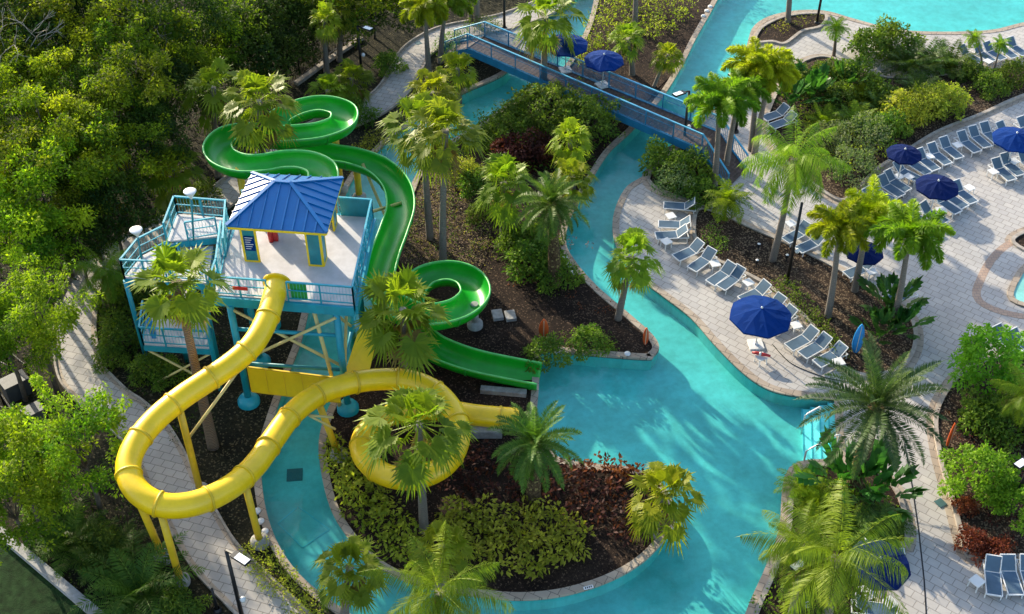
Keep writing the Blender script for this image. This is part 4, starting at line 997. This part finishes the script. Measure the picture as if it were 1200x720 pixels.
def lamp(base, top, label, arm=None, head=True, box=True, r=.085, group='black lamp posts'):
    b = at(*base); t = rise(b, *top)-b; o = thing('lamp_post', label, 'lamp post', b, group)
    mb = MB(); mb.tube([Vector((0,0,0)), Vector((0,0,t.z))], r, 12, scales=[1.2, .85]); mb.lathe(Vector((0,0,0)), [(.2,0),(.2,.12),(.12,.2)], 12); mb.build('pole', M['black'], o)
    if head:
        e = rise(b, *arm)-b if arm else Vector((.9,0,t.z)); s = 1 if e.x > 0 else -1; d = Vector((s*.8, -.6, 0)).normalized()
        mb = MB(); mb.bar((0,0,t.z), d*.45+Vector((0,0,t.z+.10)), .08); mb.build('arm', M['black'], o)
        mb = MB(); mb.bar(d*.40+Vector((0,0,t.z+.10)), d*1.25+Vector((0,0,t.z+.17)), .34, .09); lh = mb.build('lamp_head', M['black'], o)
        mb = MB(); mb.bar(d*.62+Vector((0,0,t.z+.165)), d*1.22+Vector((0,0,t.z+.215)), .30, .03); mb.build('head_cover', M['ledhead'], lh)
    if box:
        mb = MB(); mb.lathe(Vector((.22,-.05,t.z*.42)), [(0,-.1),(.11,-.08),(.13,.05),(.07,.15),(0,.16)], 12); mb.bar((0,0,t.z*.42), (.2,-.05,t.z*.42), .05); mb.build('camera_unit', M['white'], o)
    return o
lamp((424,88),(420,31),'black lamp post with pale head in the dark trees above the curved path')
lamp((591,34),(591,-18),'black lamp post beside the path at the top, left of the bridge',head=False,box=False)
lamp((800,178),(804,107),'black lamp post with white head at the right end of the blue bridge',arm=(785,104))
lamp((922,332),(940,238),'tall black lamp post without arm in the mulch strip by the loungers',head=False)
lamp((957,28),(968,-40),'black lamp post on the small peninsula bed at the top',head=False,box=False)
lamp((288,740),(264,645),'black lamp post with white head at the bottom beside the paved path',arm=(282,632))
lamp((255,716),(252,690),'short black path light near the bottom lamp post',head=False,box=False,r=.06)
lamp((930,745),(923,652),'black lamp post behind the big coconut palm at the pool edge',arm=(905,645))
lamp((1184,600),(1198,535),'black lamp post with pale head at the right edge in the planting bed',arm=(1210,535))
lamp((862,155),(858,84),'black lamp post behind the golden palms with its white head over the water',arm=(835,78))
def surfboard(base, top, mat, label, wd=.5, rz=0.0):
    b = at(*base); t = rise(b, *top)-b; o = thing('surfboard', label, 'surfboard', b, 'decorative surfboards', rz); n = 14; ln = max(1.2, t.z); vs = []; fs = []
    prof = [(math.sin(math.pi*(i/n)**.85)**.6)*wd/2 for i in range(n+1)]
    for s in (-1, 1):
        for i in range(n+1): vs += [(-prof[i], s*.035, ln*i/n), (0, s*.05, ln*i/n), (prof[i], s*.035, ln*i/n)]
    k = 3*(n+1)
    for i in range(n):
        for j in (0, 1): a = i*3+j; fs += [(a, a+1, a+4, a+3), (k+a+3, k+a+4, k+a+1, k+a)]
        fs += [(i*3, i*3+3, k+i*3+3, k+i*3), (i*3+2, k+i*3+2, k+i*3+5, i*3+5)]
    mb = MB(); mb.smooth = True; mb.add(vs, fs); mb.build('board', M[mat], o)
    mb = MB(); mb.bar((0,-.062,ln*.06), (0,-.062,ln*.94), .03, .012, up=Vector((0,-1,0))); mb.build('stringer_line', M['cream'], o)
surfboard((637,396),(637,374),'orange','red orange surfboard standing in the island mulch below the slide loop')
surfboard((756,404),(755,386),'orange','thin orange surfboard at the pointed tip of the island',.3)
surfboard((1002,414),(1003,380),'boardblue','bright blue surfboard standing at the end of the mulch strip',.55)
surfboard((1110,524),(1114,496),'orange','orange surfboard standing in the bed by the right path',.32, .6)
b = at(181,398,hC); o = thing('surfboard', 'small blue surfboard on the lower landing of the slide tower', 'surfboard', b, 'decorative surfboards')
mb = MB(); mb.box((0,0,.75), (.34,.05,.9)); mb.box((0,0,1.3), (.22,.045,.25)); mb.box((0,0,.2), (.22,.045,.25)); mb.build('board', M['boardblue'], o)
# bin, hatches, lids
p = at(1138,418); o = thing('waste_bin', 'dark waste bin on the paving beside the round green tree', 'bin', p, rz=.6)
mb = MB(); mb.box((0,0,.5), (.62,.62,1.0)); mb.build('body', M['black'], o); mb = MB(); mb.box((0,0,1.04), (.68,.68,.08)); mb.build('lid', plain('bin lid', (.06,.05,.045), .5), o)
for px, py, l in [(490,51,'dark drain hatch in the upper curved path'),(1109,463,'dark drain hatch in the paving by the date palm'),(1102,590,'brown drain hatch in the right hand path'),(118,474,'dark drain hatch at the edge of the left path')]:
    p = at(px, py); mb = MB(); mb.box((p.x, p.y, .035), (.42,.42,.02), .5); tag(mb.build('drain_hatch', M['grate']), l, 'drain hatch', 'drain hatches')
for i, (px, py) in enumerate([(583,371),(598,372)]):
    p = at(px, py); mb = MB(); mb.box((p.x, p.y, .1), (.55,.7,.2), .2); tag(mb.build('utility_box', M['grey']), ['left grey utility box in the island mulch beside the slide loop','right grey utility box in the island mulch beside the slide loop'][i], 'utility box')
for px, py, l in [(302,600,'upper white round lid beside the river at the yellow slide'),(306,612,'middle white round lid beside the river at the yellow slide'),(311,624,'lowest white round lid beside the river at the yellow slide'),(662,303,'upper white round lid on the island edge by the river bend'),(667,312,'middle white round lid on the island edge by the river bend'),(671,321,'lowest white round lid on the island edge by the river bend'),(735,416,'white round lid at the pointed tip of the island'),(832,9,'upper white lid beside the right river arm at the top'),(828,14,'middle white lid beside the right river arm at the top'),(824,20,'lowest white lid beside the right river arm at the top')]:
    p = at(px, py); mb = MB(); mb.lathe(Vector((p.x, p.y, .0)), [(.16,0),(.16,.12),(.13,.15),(0,.155)], 14); tag(mb.build('skimmer_lid', M['white']), l, 'lid', 'white skimmer lids')
for px, py, l in [(888,295,'small black spotlight with pale lens in the mulch strip, upper left'),(886,314,'small black spotlight with pale lens in the mulch strip, lower left'),(921,308,'small black spotlight beside the tall lamp post')]:
    p = at(px, py); o = thing('garden_spotlight', l, 'spotlight', p, 'garden spotlights'); mb = MB(); mb.tube([Vector((0,0,0)), Vector((0,0,.3))], .03, 8); mb.lathe(Vector((0,0,.3)), [(.06,0),(.11,.25),(.1,.27)], 10); mb.build('housing', M['black'], o)
    mb = MB(); mb.lathe(Vector((0,0,.565)), [(.095,0),(.06,.03),(0,.035)], 10); mb.build('lens', M['white'], o)
# pool step handrails
for a, b, l in [((944,486),(962,478),'upper white handrail over the pool steps'),((945,528),(984,510),'lower white handrail over the pool steps')]:
    p0, p1 = at(*a, .7), at(*b, .7); o = thing('pool_handrail', l, 'handrail', Vector((p0.x, p0.y, -.2)), 'pool step handrails'); d = p1-p0
    mb = MB(); mb.tube([Vector((0,0,-.5)), Vector((0,0,.82)), Vector((.12*d.x,.12*d.y,.9)), Vector((d.x*.9,d.y*.9,1.0)), Vector((d.x,d.y,.92)), Vector((d.x,d.y,.2))], .045, 8); mb.build('rail', M['white'], o)
# fences
def fence(pts, h, label, name='metal_fence', step=1.8, mat='black', pk=.16):
    o = thing(name, label, 'fence', pts[0]); mb0 = MB()
    for a, b in zip(pts, pts[1:]):
        n = max(1, round((b-a).length/step))
        for k in range(n+1): p = a.lerp(b, k/n); mb = MB(); mb.bar(p, p+Vector((0,0,h)), .08); mb.build('fence_post', M[mat], o, True)
        for z in (.15, h-.12): mb0.bar(a+Vector((0,0,z)), b+Vector((0,0,z)), .05)
        m = int((b-a).length/pk)
        for k in range(m): p = a.lerp(b, k/m); mb0.bar(p+Vector((0,0,.1)), p+Vector((0,0,h-.05)), .02)
    mb0.build('picket_panel', M[mat], o, True)
fence(gpts([(338,103),(352,92),(385,66),(420,42),(450,18)]), 1.8, 'black picket fence at the edge of the dark wood by the upper path')
mb = MB(); P = gpts([(347,100),(388,70),(424,46)])
for a, b in zip(P, P[1:]): mb.bar(a+Vector((0,0,.10)), b+Vector((0,0,.10)), .35, .25)
struct('fence_kerb', mb, M['kerb'])
fence(gpts([(-12,420),(12,432),(40,455),(64,478)]), 1.7, 'black picket fence beside the left path, in deep shade')
fence(gpts([(-20,470),(8,482),(30,515)]), 1.5, 'black picket fence enclosing the equipment at the left edge')
for px, py, d, l in [(22,462,(1.2,.8,1.0),'dark grey equipment box behind the left fence'),(42,492,(.9,.7,.7),'lower dark equipment box behind the left fence')]:
    p = at(px, py); o = thing('equipment_box', l, 'equipment box', p, 'equipment boxes', .7); mb = MB(); mb.box((0,0,d[2]/2), d); mb.build('body', plain('box grey', (.04,.045,.05), .5), o); mb = MB(); mb.box((0,0,d[2]+.03), (d[0]+.06,d[1]+.06,.06)); mb.build('lid', plain('box lid', (.06,.065,.07), .5), o)
# ------------------------------------------------------------------ palms
G = 'palms on the slide island'
palm('fanyellow',(381,22),(383,87),0.74,'slim yellow green fan palm at the wood edge, left of two by the black fence')
palm('fanyellow',(403,10),(398,72),0.78,'slim yellow green fan palm at the wood edge, right of two by the black fence')
palm('fan',(250,102),(256,208),1.07,'bushy fan palm left of the green slide, the one nearer the wood')
palm('fan',(303,118),(314,256),1.22,'bushy fan palm whose trunk stands in front of the green slide')
palm('fan',(205,198),(208,258),1.07,'low broad fan palm at the wood edge above the stair landing')
palm('fan',(412,92),(412,120),0.85,'low fan palm above the top loop of the green slide, right one')
palm('fan',(384,106),(384,132),0.78,'low fan palm above the top loop of the green slide, left one')
palm('fanyellow',(536,80),(538,120),0.85,'round yellow green fan palm beside the left end of the bridge')
palm('fan',(493,148),(504,280),1.15,'tall fan palm left of the close pair on the island',.17,group=G)
palm('fan',(522,152),(519,312),1.15,'tall fan palm right of the close pair on the island',.17,group=G)
palm('fanyellow',(506,108),(511,192),0.96,'yellow green fan palm behind the tall pair on the river bank')
palm('fan',(639,20),(637,112),1.29,'fan palm in front of the blue bridge, hiding one umbrella',.2)
palm('fan',(590,214),(590,276),1.04,'fan palm in the middle of the island, left of the feather palm',group=G)
palm('fanyellow',(668,162),(670,212),0.85,'yellow green fan palm beside the dark red bush on the island',group=G)
palm('fanyellow',(671,208),(673,245),0.78,'yellow green fan palm just behind the blue green feather palm',group=G)
palm('fan',(741,302),(724,374),0.89,'fan palm leaning right on the island bank of the river',group=G,lean=.1)
palm('washington',(472,362),(476,482),1.02,'fan palm standing between the green loop and the yellow tube',.16,group=G)
palm('fan',(491,496),(497,622),1.22,'tall fan palm standing inside the yellow tube loop',.17,group=G)
palm('fanyellow',(778,578),(766,628),1.00,'yellow green fan palm at the right tip of the island',group=G)
palm('washington',(207,330),(250,524),.90,'tall fan palm with open crown in front of the tower stairs',.22,tmat='trunkbrown')
palm('fan',(410,664),(404,730),.88,'fan palm on the near river bank at the bottom')
palm('fan',(736,45),(741,88),0.70,'small fan palm behind the bridge, left of two')
palm('fanyellow',(783,64),(766,102),0.63,'small yellow green fan palm behind the bridge with a curved trunk',.1,lean=.25)
palm('fanyellow',(518,640),(518,685),0.78,'yellow green fan palm at the lower edge of the island behind the coconut palm')
GX = 'foxtail palms on the pool deck'
palm('foxyellow',(497,8),(503,92),0.95,'golden green palm at the top left of the bridge, left of two')
palm('fox',(523,4),(516,74),1.00,'green palm at the top left of the bridge, right of two')
palm('fox',(843,122),(837,220),1.09,'foxtail palm at the right end of the bridge, lowest crown',group=GX)
palm('fox',(866,108),(850,200),0.95,'foxtail palm behind the one at the right end of the bridge',group=GX)
palm('foxyellow',(887,78),(880,176),1.09,'golden foxtail palm with the tallest crown near the bridge',group=GX)
palm('foxyellow',(902,86),(884,180),1.00,'golden foxtail palm right beside the tallest golden one',group=GX)
palm('foxyellow',(1018,250),(1001,342),1.04,'golden foxtail palm of the trio by the blue surfboard, middle one',group=GX)
palm('fox',(1066,276),(1046,386),1.09,'green foxtail palm of the trio by the blue surfboard, right one',group=GX)
palm('foxyellow',(984,268),(970,372),0.95,'golden foxtail palm of the trio by the blue surfboard, left one',group=GX)
palm('fox',(745,-55),(744,34),1.14,'tall palm trunk rising out of the top of the photo behind the bridge')
palm('coco',(927,-70),(923,27),0.93,'bare trunk rising out of the top of the photo on the peninsula bed')
palm('fan',(548,-55),(552,26),0.89,'grey trunk left of the top lamp post, left of a pair'); palm('fan',(560,-60),(559,28),0.89,'grey trunk left of the top lamp post, right of a pair')
palm('coco',(931,186),(905,306),0.86,'large coconut palm arching over the upper deck path',.17,group=GX,lean=.1)
palm('coco',(515,694),(508,800),0.80,'coconut palm with golden fronds at the bottom edge by the island',.18)
palm('coco',(980,654),(960,770),.90,'large golden coconut palm at the bottom right over the pool edge',.2)
palm('coco',(940,640),(925,735),0.58,'smaller palm behind the large coconut palm at the pool edge',.14)
palm('pindo',(646,240),(650,332),0.93,'blue green feather palm in the middle of the island',.3,tmat='trunkboot',group=G)
palm('pindo',(627,520),(625,592),0.93,'blue green feather palm above the golden shrubs on the island',.28,tmat='trunkboot',group=G)
palm('date',(1027,478),(1000,572),1.05,'big date palm with stiff grey green fronds beside the pool steps',.36,tmat='trunkboot',bmul=1.1)
palm('pygmy',(980,32),(977,66),1.03,'small date palm at the end of the peninsula bed',.1,tmat='trunkbrown')
palm('pygmy',(1142,45),(1151,80),0.77,'small palm by the upper pool loungers, left of two',.06); palm('pygmy',(1173,52),(1163,88),0.77,'small palm by the upper pool loungers, right of two',.06)
palm('pygmy',(852,234),(848,262),1.44,'low feathery palm at the top of the mulch strip by the patio',.1,tmat='trunkboot')
palm('coco',(1203,462),(1205,520),0.47,'small bright palm at the right edge below the round green tree',.1)
palm('coco',(122,318),(124,372),0.56,'dark arching palm beside the left path under the stairs',.1,tmat='trunkbrown')
# ------------------------------------------------------------------ bushes and plants
tree('seagrape',640,128,1.6,1.0,'spreading sea grape bush below the near side of the bridge','shrub',cat='shrub',squash=.9)
tree('seagrape',688,140,1.5,.85,'right hand sea grape bush below the near side of the bridge','shrub',cat='shrub',squash=.9)
tree('seagrape',600,152,1.0,.75,'left end of the leafy bushes below the bridge, by the river','shrub',cat='shrub')
shrub('red',600,182,1.05,'dark red leafy bush on the island, left part'); shrub('red',626,178,1.15,'dark red leafy bush on the island, right part')
for px, py, s, l in [(556,215,.8,'small green bush left of the middle island fan palm'),(575,165,.7,'low green bush on the island near the left river'),(625,305,1.2,'dark green shrub at the foot of the blue green feather palm'),(650,318,1.0,'dark green shrub right under the blue green feather palm'),(600,285,.8,'low shrub under the middle island fan palm'),(640,415,.9,'low green plants by the corner of the island coping'),(690,400,.8,'low green plants beside the red orange surfboard')]:
    shrub('shrub', px, py, s, l)
for px, py, s, k, l in [(775,190,1.1,'shrub','rounded green bush at the shore left of the bridge end palms'),(805,200,1.25,'shrub','rounded green bush at the shore below the bridge lamp post'),(790,215,1.0,'flower','flowering green bush at the edge of the round patio'),(820,225,.9,'shrub','dark bush behind the low feathery palm'),
 (938,98,1.25,'shrub','large dark green bush behind the golden foxtail palms'),(968,88,.95,'shrub','dark green bush under the small date palm'),(1020,55,1.25,'shrub','tall green bush at the upper pool, left'),(1048,50,1.35,'shrub','tall green bush at the upper pool, right'),(1000,90,1.2,'shrub','green bush in front of the tall pool side bushes'),(985,115,1.0,'shrub','green bush behind the coconut palm'),(1030,110,1.0,'shrub','green bush at the middle of the hill bed'),
 (1008,165,1.3,'flower','white flowering bush left of the terrace umbrella'),(1000,200,1.2,'flower','white flowering bush above the foxtail trio'),(970,165,1.0,'flower','speckled bush right of the coconut palm'),(1060,130,1.3,'golden','bright golden shrub above the terrace row, left'),(1085,125,1.2,'golden','bright golden shrub above the terrace row, middle'),(1110,118,1.1,'golden','bright golden shrub above the terrace row, right'),(1040,150,1.0,'shrub','green shrub beside the terrace umbrella'),
 (1160,100,.9,'shrub','low dark shrub under the two small palms'),(1140,85,.8,'shrub','green shrub at the feet of the two small palms'),(1190,88,1.0,'shrub','green shrub at the right edge by the far loungers')]:
    shrub(k, px, py, s, l)
for px, py, s, l in [(1060,75,1.15,'dark arching palm clump at the upper pool, left'),(1085,72,1.2,'dark arching palm clump at the upper pool, middle'),(1112,75,1.15,'dark arching palm clump at the upper pool, right'),(1075,105,1.0,'dark arching palm clump in front of the others')]:
    plant('arecadark', px, py+8, s, l, 'palm_clump', 'palm clump', 'dark palm clumps by the upper pool')
plant('arecagold',1015,118,.95,'golden arching palm clump on the hill bed','palm_clump','palm clump')
for px, py, s, l in [(1040,370,1.0,'bird of paradise clump under the foxtail trio, upper'),(1028,400,.9,'bird of paradise clump behind the blue surfboard'),(1052,392,.8,'bird of paradise clump at the right foxtail trunk'),(985,572,1.25,'bird of paradise clump left of the date palm trunk'),(1020,590,1.2,'bird of paradise clump right of the date palm trunk')]:
    plant('paddle', px, py, s, l, 'bird_of_paradise', 'plant', 'bird of paradise clumps')
for px, py, s, l in [(960,600,.8,'feathery green plant by the pool edge above the coconut palm'),(1035,625,.8,'feathery green plant at the kerb right of the coconut palm'),(940,575,.7,'feathery green plant at the rounded bed corner'),(1000,625,.75,'feathery plant between date palm and coconut palm')]:
    plant('areca', px, py, s, l, 'palm_clump', 'palm clump', 'feathery plants in the palm bed')
for px, py, s, l in [(165,700,1.35,'dark feathery palm clump at the bottom left beside the yellow post'),(85,640,1.1,'feathery palm clump behind the lawn kerb'),(130,660,1.0,'small feathery palm clump beside the lawn kerb')]:
    plant('arecadark', px, py, s, l, 'palm_clump', 'palm clump', 'feathery palm clumps at the bottom left')
tree('lime',1160,425,1.6,1.15,'round bright green tree beside the dark bin','broadleaf_tree'); tree('lime',1153,558,1.2,.95,'bright green bush in the right bed near the orange surfboard','shrub',cat='shrub'); tree('lime',1192,590,1.1,.7,'bright green bush at the right edge below the lamp post','shrub',cat='shrub')
for px, py, s, k, l in [(1143,636,.7,'rust','rusty red bush in the right bed by the paving'),(1168,645,.65,'rust','rusty red bush at the bottom of the right bed'),(1132,594,.5,'rust','low red brown bush beside the right path'),(1180,490,1.2,'shrub','dark shrub behind the orange surfboard'),(1150,490,1.0,'shrub','low dark shrub in the shade of the round green tree')]:
    shrub(k, px, py, s, l)
# wood on the left: separate trees
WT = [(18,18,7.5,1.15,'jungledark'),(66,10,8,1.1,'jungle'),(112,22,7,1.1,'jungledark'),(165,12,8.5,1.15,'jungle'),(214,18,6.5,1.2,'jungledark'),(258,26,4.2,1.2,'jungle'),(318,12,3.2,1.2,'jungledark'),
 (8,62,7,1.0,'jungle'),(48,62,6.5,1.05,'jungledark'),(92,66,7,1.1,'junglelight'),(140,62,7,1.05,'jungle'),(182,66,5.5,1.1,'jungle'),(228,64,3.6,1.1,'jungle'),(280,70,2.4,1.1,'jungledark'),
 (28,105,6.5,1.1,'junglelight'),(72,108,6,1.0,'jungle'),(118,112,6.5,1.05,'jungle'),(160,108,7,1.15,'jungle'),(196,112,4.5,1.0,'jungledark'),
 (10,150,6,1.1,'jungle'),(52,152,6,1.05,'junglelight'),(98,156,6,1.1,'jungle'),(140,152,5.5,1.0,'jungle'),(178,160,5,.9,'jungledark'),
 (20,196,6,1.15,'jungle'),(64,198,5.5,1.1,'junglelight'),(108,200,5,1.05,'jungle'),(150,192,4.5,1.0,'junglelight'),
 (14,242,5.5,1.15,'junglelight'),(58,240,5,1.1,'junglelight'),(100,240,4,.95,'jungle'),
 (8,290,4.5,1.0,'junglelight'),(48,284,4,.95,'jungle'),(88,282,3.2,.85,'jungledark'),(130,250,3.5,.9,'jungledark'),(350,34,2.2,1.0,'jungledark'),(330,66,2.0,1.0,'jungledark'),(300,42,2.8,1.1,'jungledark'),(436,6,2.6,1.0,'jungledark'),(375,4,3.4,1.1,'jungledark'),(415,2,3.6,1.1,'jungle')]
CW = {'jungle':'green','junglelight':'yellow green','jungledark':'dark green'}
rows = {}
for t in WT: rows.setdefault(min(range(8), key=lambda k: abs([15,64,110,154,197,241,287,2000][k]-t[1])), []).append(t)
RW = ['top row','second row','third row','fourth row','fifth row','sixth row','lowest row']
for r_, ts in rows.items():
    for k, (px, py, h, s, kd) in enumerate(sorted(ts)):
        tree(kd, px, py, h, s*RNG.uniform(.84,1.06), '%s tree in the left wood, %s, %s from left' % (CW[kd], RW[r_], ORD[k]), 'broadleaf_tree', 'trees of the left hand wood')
for px, py, h, s, l in [(38,374,5,.95,'bright yellow green tree overhanging the left path'),(2,392,4.5,.85,'bright tree cut by the left edge above the black fence'),(94,528,4.5,.9,'round bright green tree left of the yellow tube'),(22,552,4.3,.95,'bright green tree at the left edge above the lawn kerb'),(2,528,3.6,.75,'yellow green tree at the left edge beside the equipment'),(12,590,3,.9,'green tree at the left edge just above the lawn')]:
    tree('bright', px, py, h, s, l, 'broadleaf_tree')
for px, py, s, l in [(175,432,.8,'dark low bush under the tower stairs, left'),(196,436,.75,'dark low bush under the tower stairs, right'),(140,395,1.0,'dark bush beside the left path below the stairs'),(130,420,.7,'low dark bush at the bend of the left path'),(140,350,1.1,'dark bush under the stair landing'),(160,345,1.0,'dark bush at the foot of the left tower column'),(60,600,1.0,'dark bush along the lawn kerb'),(120,640,.9,'dark bush between the lawn kerb and the path'),(210,712,.8,'dark low bush beside the path at the bottom'),(240,225,.7,'low bush beside the path behind the tower'),(455,75,.8,'low bush inside the bend of the upper path'),(420,135,.9,'low bush above the green slide by the upper path')]:
    shrub('shrub', px, py, s, l)
# uncountable planting
bed('golden_groundcover',[(520,612),(548,590),(580,605),(620,600),(660,612),(688,630),(680,660),(640,680),(590,678),(545,668),(515,650)],.85,.46,.34,30,.26,L['golden'],(.2,1.0),'mass of golden green leafy shrubs on the lower island','shrubs')
bed('golden_groundcover',[(388,510),(415,545),(440,575),(470,600),(488,640),(490,672),(465,665),(430,630),(400,590),(385,550)],.8,.46,.34,30,.25,L['golden'],(.15,.95),'band of golden green shrubs along the left river bank of the island','shrubs')
bed('hedge',[(285,650),(310,640),(335,668),(370,705),(375,740),(340,720),(300,680)],.55,.36,.3,34,.13,L['golden'],(.1,.8),'clipped yellow green hedge between the path and the river','hedge')
bed('hedge',[(425,170),(450,155),(470,140),(475,150),(455,172),(420,205),(408,200)],.5,.4,.3,30,.15,L['golden'],(.1,.7),'low hedge on the river bank beside the green slide','hedge')
bed('red_groundcover',[(560,520),(620,540),(700,548),(750,562),(778,590),(770,625),(735,640),(690,625),(660,600),(600,595),(540,580),(500,565),(530,530)],.6,.55,.34,20,.26,L['red'],(.05,.7),'mass of dark red leafy plants on the lower island','plants')
bed('red_groundcover',[(680,545),(720,548),(748,558),(735,570),(690,560)],.7,.45,.32,20,.28,L['rust'],(.1,.9),'rusty red leaf tips along the pool edge of the island','plants')
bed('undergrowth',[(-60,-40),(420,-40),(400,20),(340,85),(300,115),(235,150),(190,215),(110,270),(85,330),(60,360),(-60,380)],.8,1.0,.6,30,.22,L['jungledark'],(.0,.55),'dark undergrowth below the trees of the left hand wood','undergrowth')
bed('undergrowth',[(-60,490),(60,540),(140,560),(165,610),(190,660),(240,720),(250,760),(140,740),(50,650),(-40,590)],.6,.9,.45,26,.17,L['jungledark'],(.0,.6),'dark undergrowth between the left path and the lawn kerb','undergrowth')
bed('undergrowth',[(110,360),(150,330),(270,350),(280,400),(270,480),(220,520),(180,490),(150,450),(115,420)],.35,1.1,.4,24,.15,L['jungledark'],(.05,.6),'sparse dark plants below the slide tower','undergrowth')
bed('bank_shrubs',[(705,15),(735,0),(790,0),(815,10),(790,45),(760,50),(715,55),(690,80),(670,85)],1.0,.75,.5,40,.2,L['golden'],(.0,.7),'mixed green shrubs behind the bridge at the top','shrubs')
bed('bank_shrubs',[(860,-30),(620,-70),(560,-40),(430,-20),(380,0),(420,15),(470,20),(530,0),(600,-10)],1.4,1.2,.8,50,.22,L['jungle'],(.0,.6),'dark trees and shrubs beyond the path at the top edge','shrubs')
bed('hill_groundcover',[(950,120),(1000,130),(1060,120),(1110,108),(1140,118),(1090,148),(1050,170),(1010,205),(975,215),(930,170)],.6,.8,.42,30,.17,L['golden'],(.05,.9),'mixed golden groundcover on the hill bed','groundcover')
bed('strip_hedge',[(820,268),(850,280),(850,300),(830,295)],.4,.4,.3,34,.12,L['shrub'],(.1,.7),'low dark green hedge at the upper end of the mulch strip','hedge')
bed('strip_hedge',[(905,335),(925,335),(960,375),(985,405),(985,430),(965,405),(930,365)],.55,.4,.33,36,.14,L['shrub'],(.1,.8),'low green hedge behind the loungers right of the lamp post','hedge')
bed('bridge_hedge',[(508,65),(520,50),(545,40),(545,52),(525,75)],.7,.4,.35,36,.14,L['shrub'],(.05,.6),'dark green hedge around the left end of the bridge','hedge')
bed('bridge_hedge',[(540,34),(556,28),(585,32),(586,40),(560,42)],.7,.4,.35,36,.14,L['shrub'],(.05,.6),'dark green hedge beside the top lamp post','hedge')
bed('palm_bed_groundcover',[(934,560),(985,556),(1020,570),(1050,600),(1055,632),(1020,640),(1000,720),(890,725),(915,665),(930,620)],.45,.55,.35,26,.17,L['fan'],(.0,.7),'green groundcover under the palms beside the pool','groundcover')
bed('right_bed_groundcover',[(1110,470),(1200,450),(1210,640),(1140,640),(1120,580),(1108,520)],.3,1.0,.35,24,.16,L['red'],(.0,.8),'sparse red brown groundcover in the right bed','groundcover')
bed('peninsula_groundcover',[(895,40),(915,25),(960,20),(955,30),(915,40)],.25,.55,.25,14,.13,L['golden'],(.0,.7),'sparse low plants on the peninsula bed','groundcover')
bed('island_groundcover',[(640,395),(700,385),(720,410),(650,408)],.25,.6,.28,20,.14,L['shrub'],(.0,.7),'low plants near the pointed end of the island','groundcover')

# leafless branches in the wood and the hose on the deck
def bare(px, py, h, label):
    b = at(px, py, h*.6); b.z = 0; o = thing('bare_tree', label, 'bare tree', b, 'leafless trees in the wood'); mb = MB()
    def grow(p, d, ln, r, k):
        e = p+d*ln; m_ = (p+e)/2+Vector((RNG.uniform(-.1,.1), RNG.uniform(-.1,.1), 0))*ln; mb.tube([p, m_, e], r, 6, scales=[1,.85,.7])
        if k:
            for _ in range(3): grow(e, (d+Vector(RNG.normal(0,.55,3))).normalized(), ln*.62, r*.62, k-1)
    grow(Vector((0,0,-.05)), Vector((0,0,1)), h*.55, .09, 4); mb.build('branches', M['twig'], o)
bare(16,98,8.5,'pale leafless tree standing among the green trees near the left edge')
bare(132,40,9,'pale leafless tree in the upper middle of the left wood')
P = cr(gpts([(905,404),(925,425),(950,437),(975,445),(1003,449)]), 6); o = thing('garden_hose', 'thin dark hose curving over the pavers beside the loungers', 'hose', P[0])
mb = MB(); mb.tube([p-P[0]+Vector((0,0,.03)) for p in P], .022, 6); mb.build('tubing', M['black'], o)

bed('island_groundcover',[(470,250),(500,205),(540,180),(600,200),(640,260),(660,300),(655,345),(600,340),(560,300),(520,330),(480,300)],.35,1.05,.36,24,.16,L['shrub'],(.0,.7),'sparse low green plants under the tall palms on the island','groundcover')
bed('island_leaf_litter',[(470,265),(500,200),(535,190),(565,230),(580,290),(560,330),(510,330),(475,315)],.05,.5,.3,16,.12,L['dry'],(.0,.8),'dry fallen leaves on the brown ground under the tall palms','leaf litter')
bed('island_groundcover',[(540,150),(600,125),(650,105),(720,150),(690,190),(660,230),(600,190),(545,190),(520,180)],.5,.75,.42,30,.2,L['shrub'],(.0,.7),'low green plants around the dark red bush on the island','groundcover')
for px, py, s, k, l in [(548,205,.9,'golden','golden green bush beside the tall pair of palms'),(560,250,.6,'shrub','small bush in the leaf litter of the island'),(625,280,1.0,'shrub','dark bush between the fan palm and the feather palm')]:
    shrub(k, px, py, s, l)

for a, b, l in [((650,413),(660,414),'small white depth marker on the straight island coping by the green slide'),((684,690),(695,687),'small white depth marker on the curved island coping at the bottom')]:
    p, q_ = at(*a, .075), at(*b, .075); mb = MB(); mb.bar(p, q_, .16, .012); mb.cur = 1
    for k in range(4): m_ = p.lerp(q_, .2+.2*k); mb.box(m_+Vector((0,0,.008)), (.05,.09,.006))
    tag(mb.build('depth_marker', [M['white'], M['black']]), l, 'depth marker', 'depth markers on the coping')

for px, py, s, l in [(925,128,1.0,'big leaved green plant behind the two small deck loungers'),(950,122,1.1,'big leaved green plant in the middle of the hill bed, right of the deck loungers'),(990,108,1.0,'big leaved green plant in front of the tall pool side bushes')]:
    plant('paddle', px, py, s, l, 'bird_of_paradise', 'plant', 'big leaved plants of the hill bed')
for px, py, s, l in [(1000,150,.95,'feathery palm clump above the white flowering bushes'),(1030,135,.9,'feathery palm clump left of the golden shrubs on the hill bed'),(965,150,.85,'feathery palm clump right behind the coconut palm crown')]:
    plant('areca', px, py, s, l, 'palm_clump', 'palm clump', 'feathery palm clumps of the hill bed')
bed('red_groundcover',[(655,265),(690,285),(700,330),(735,380),(700,385),(650,350),(600,345),(560,350),(580,320),(640,310)],.22,1.3,.3,16,.13,L['rust'],(.0,.6),'sparse reddish low plants on the mulch of the slide island','plants')
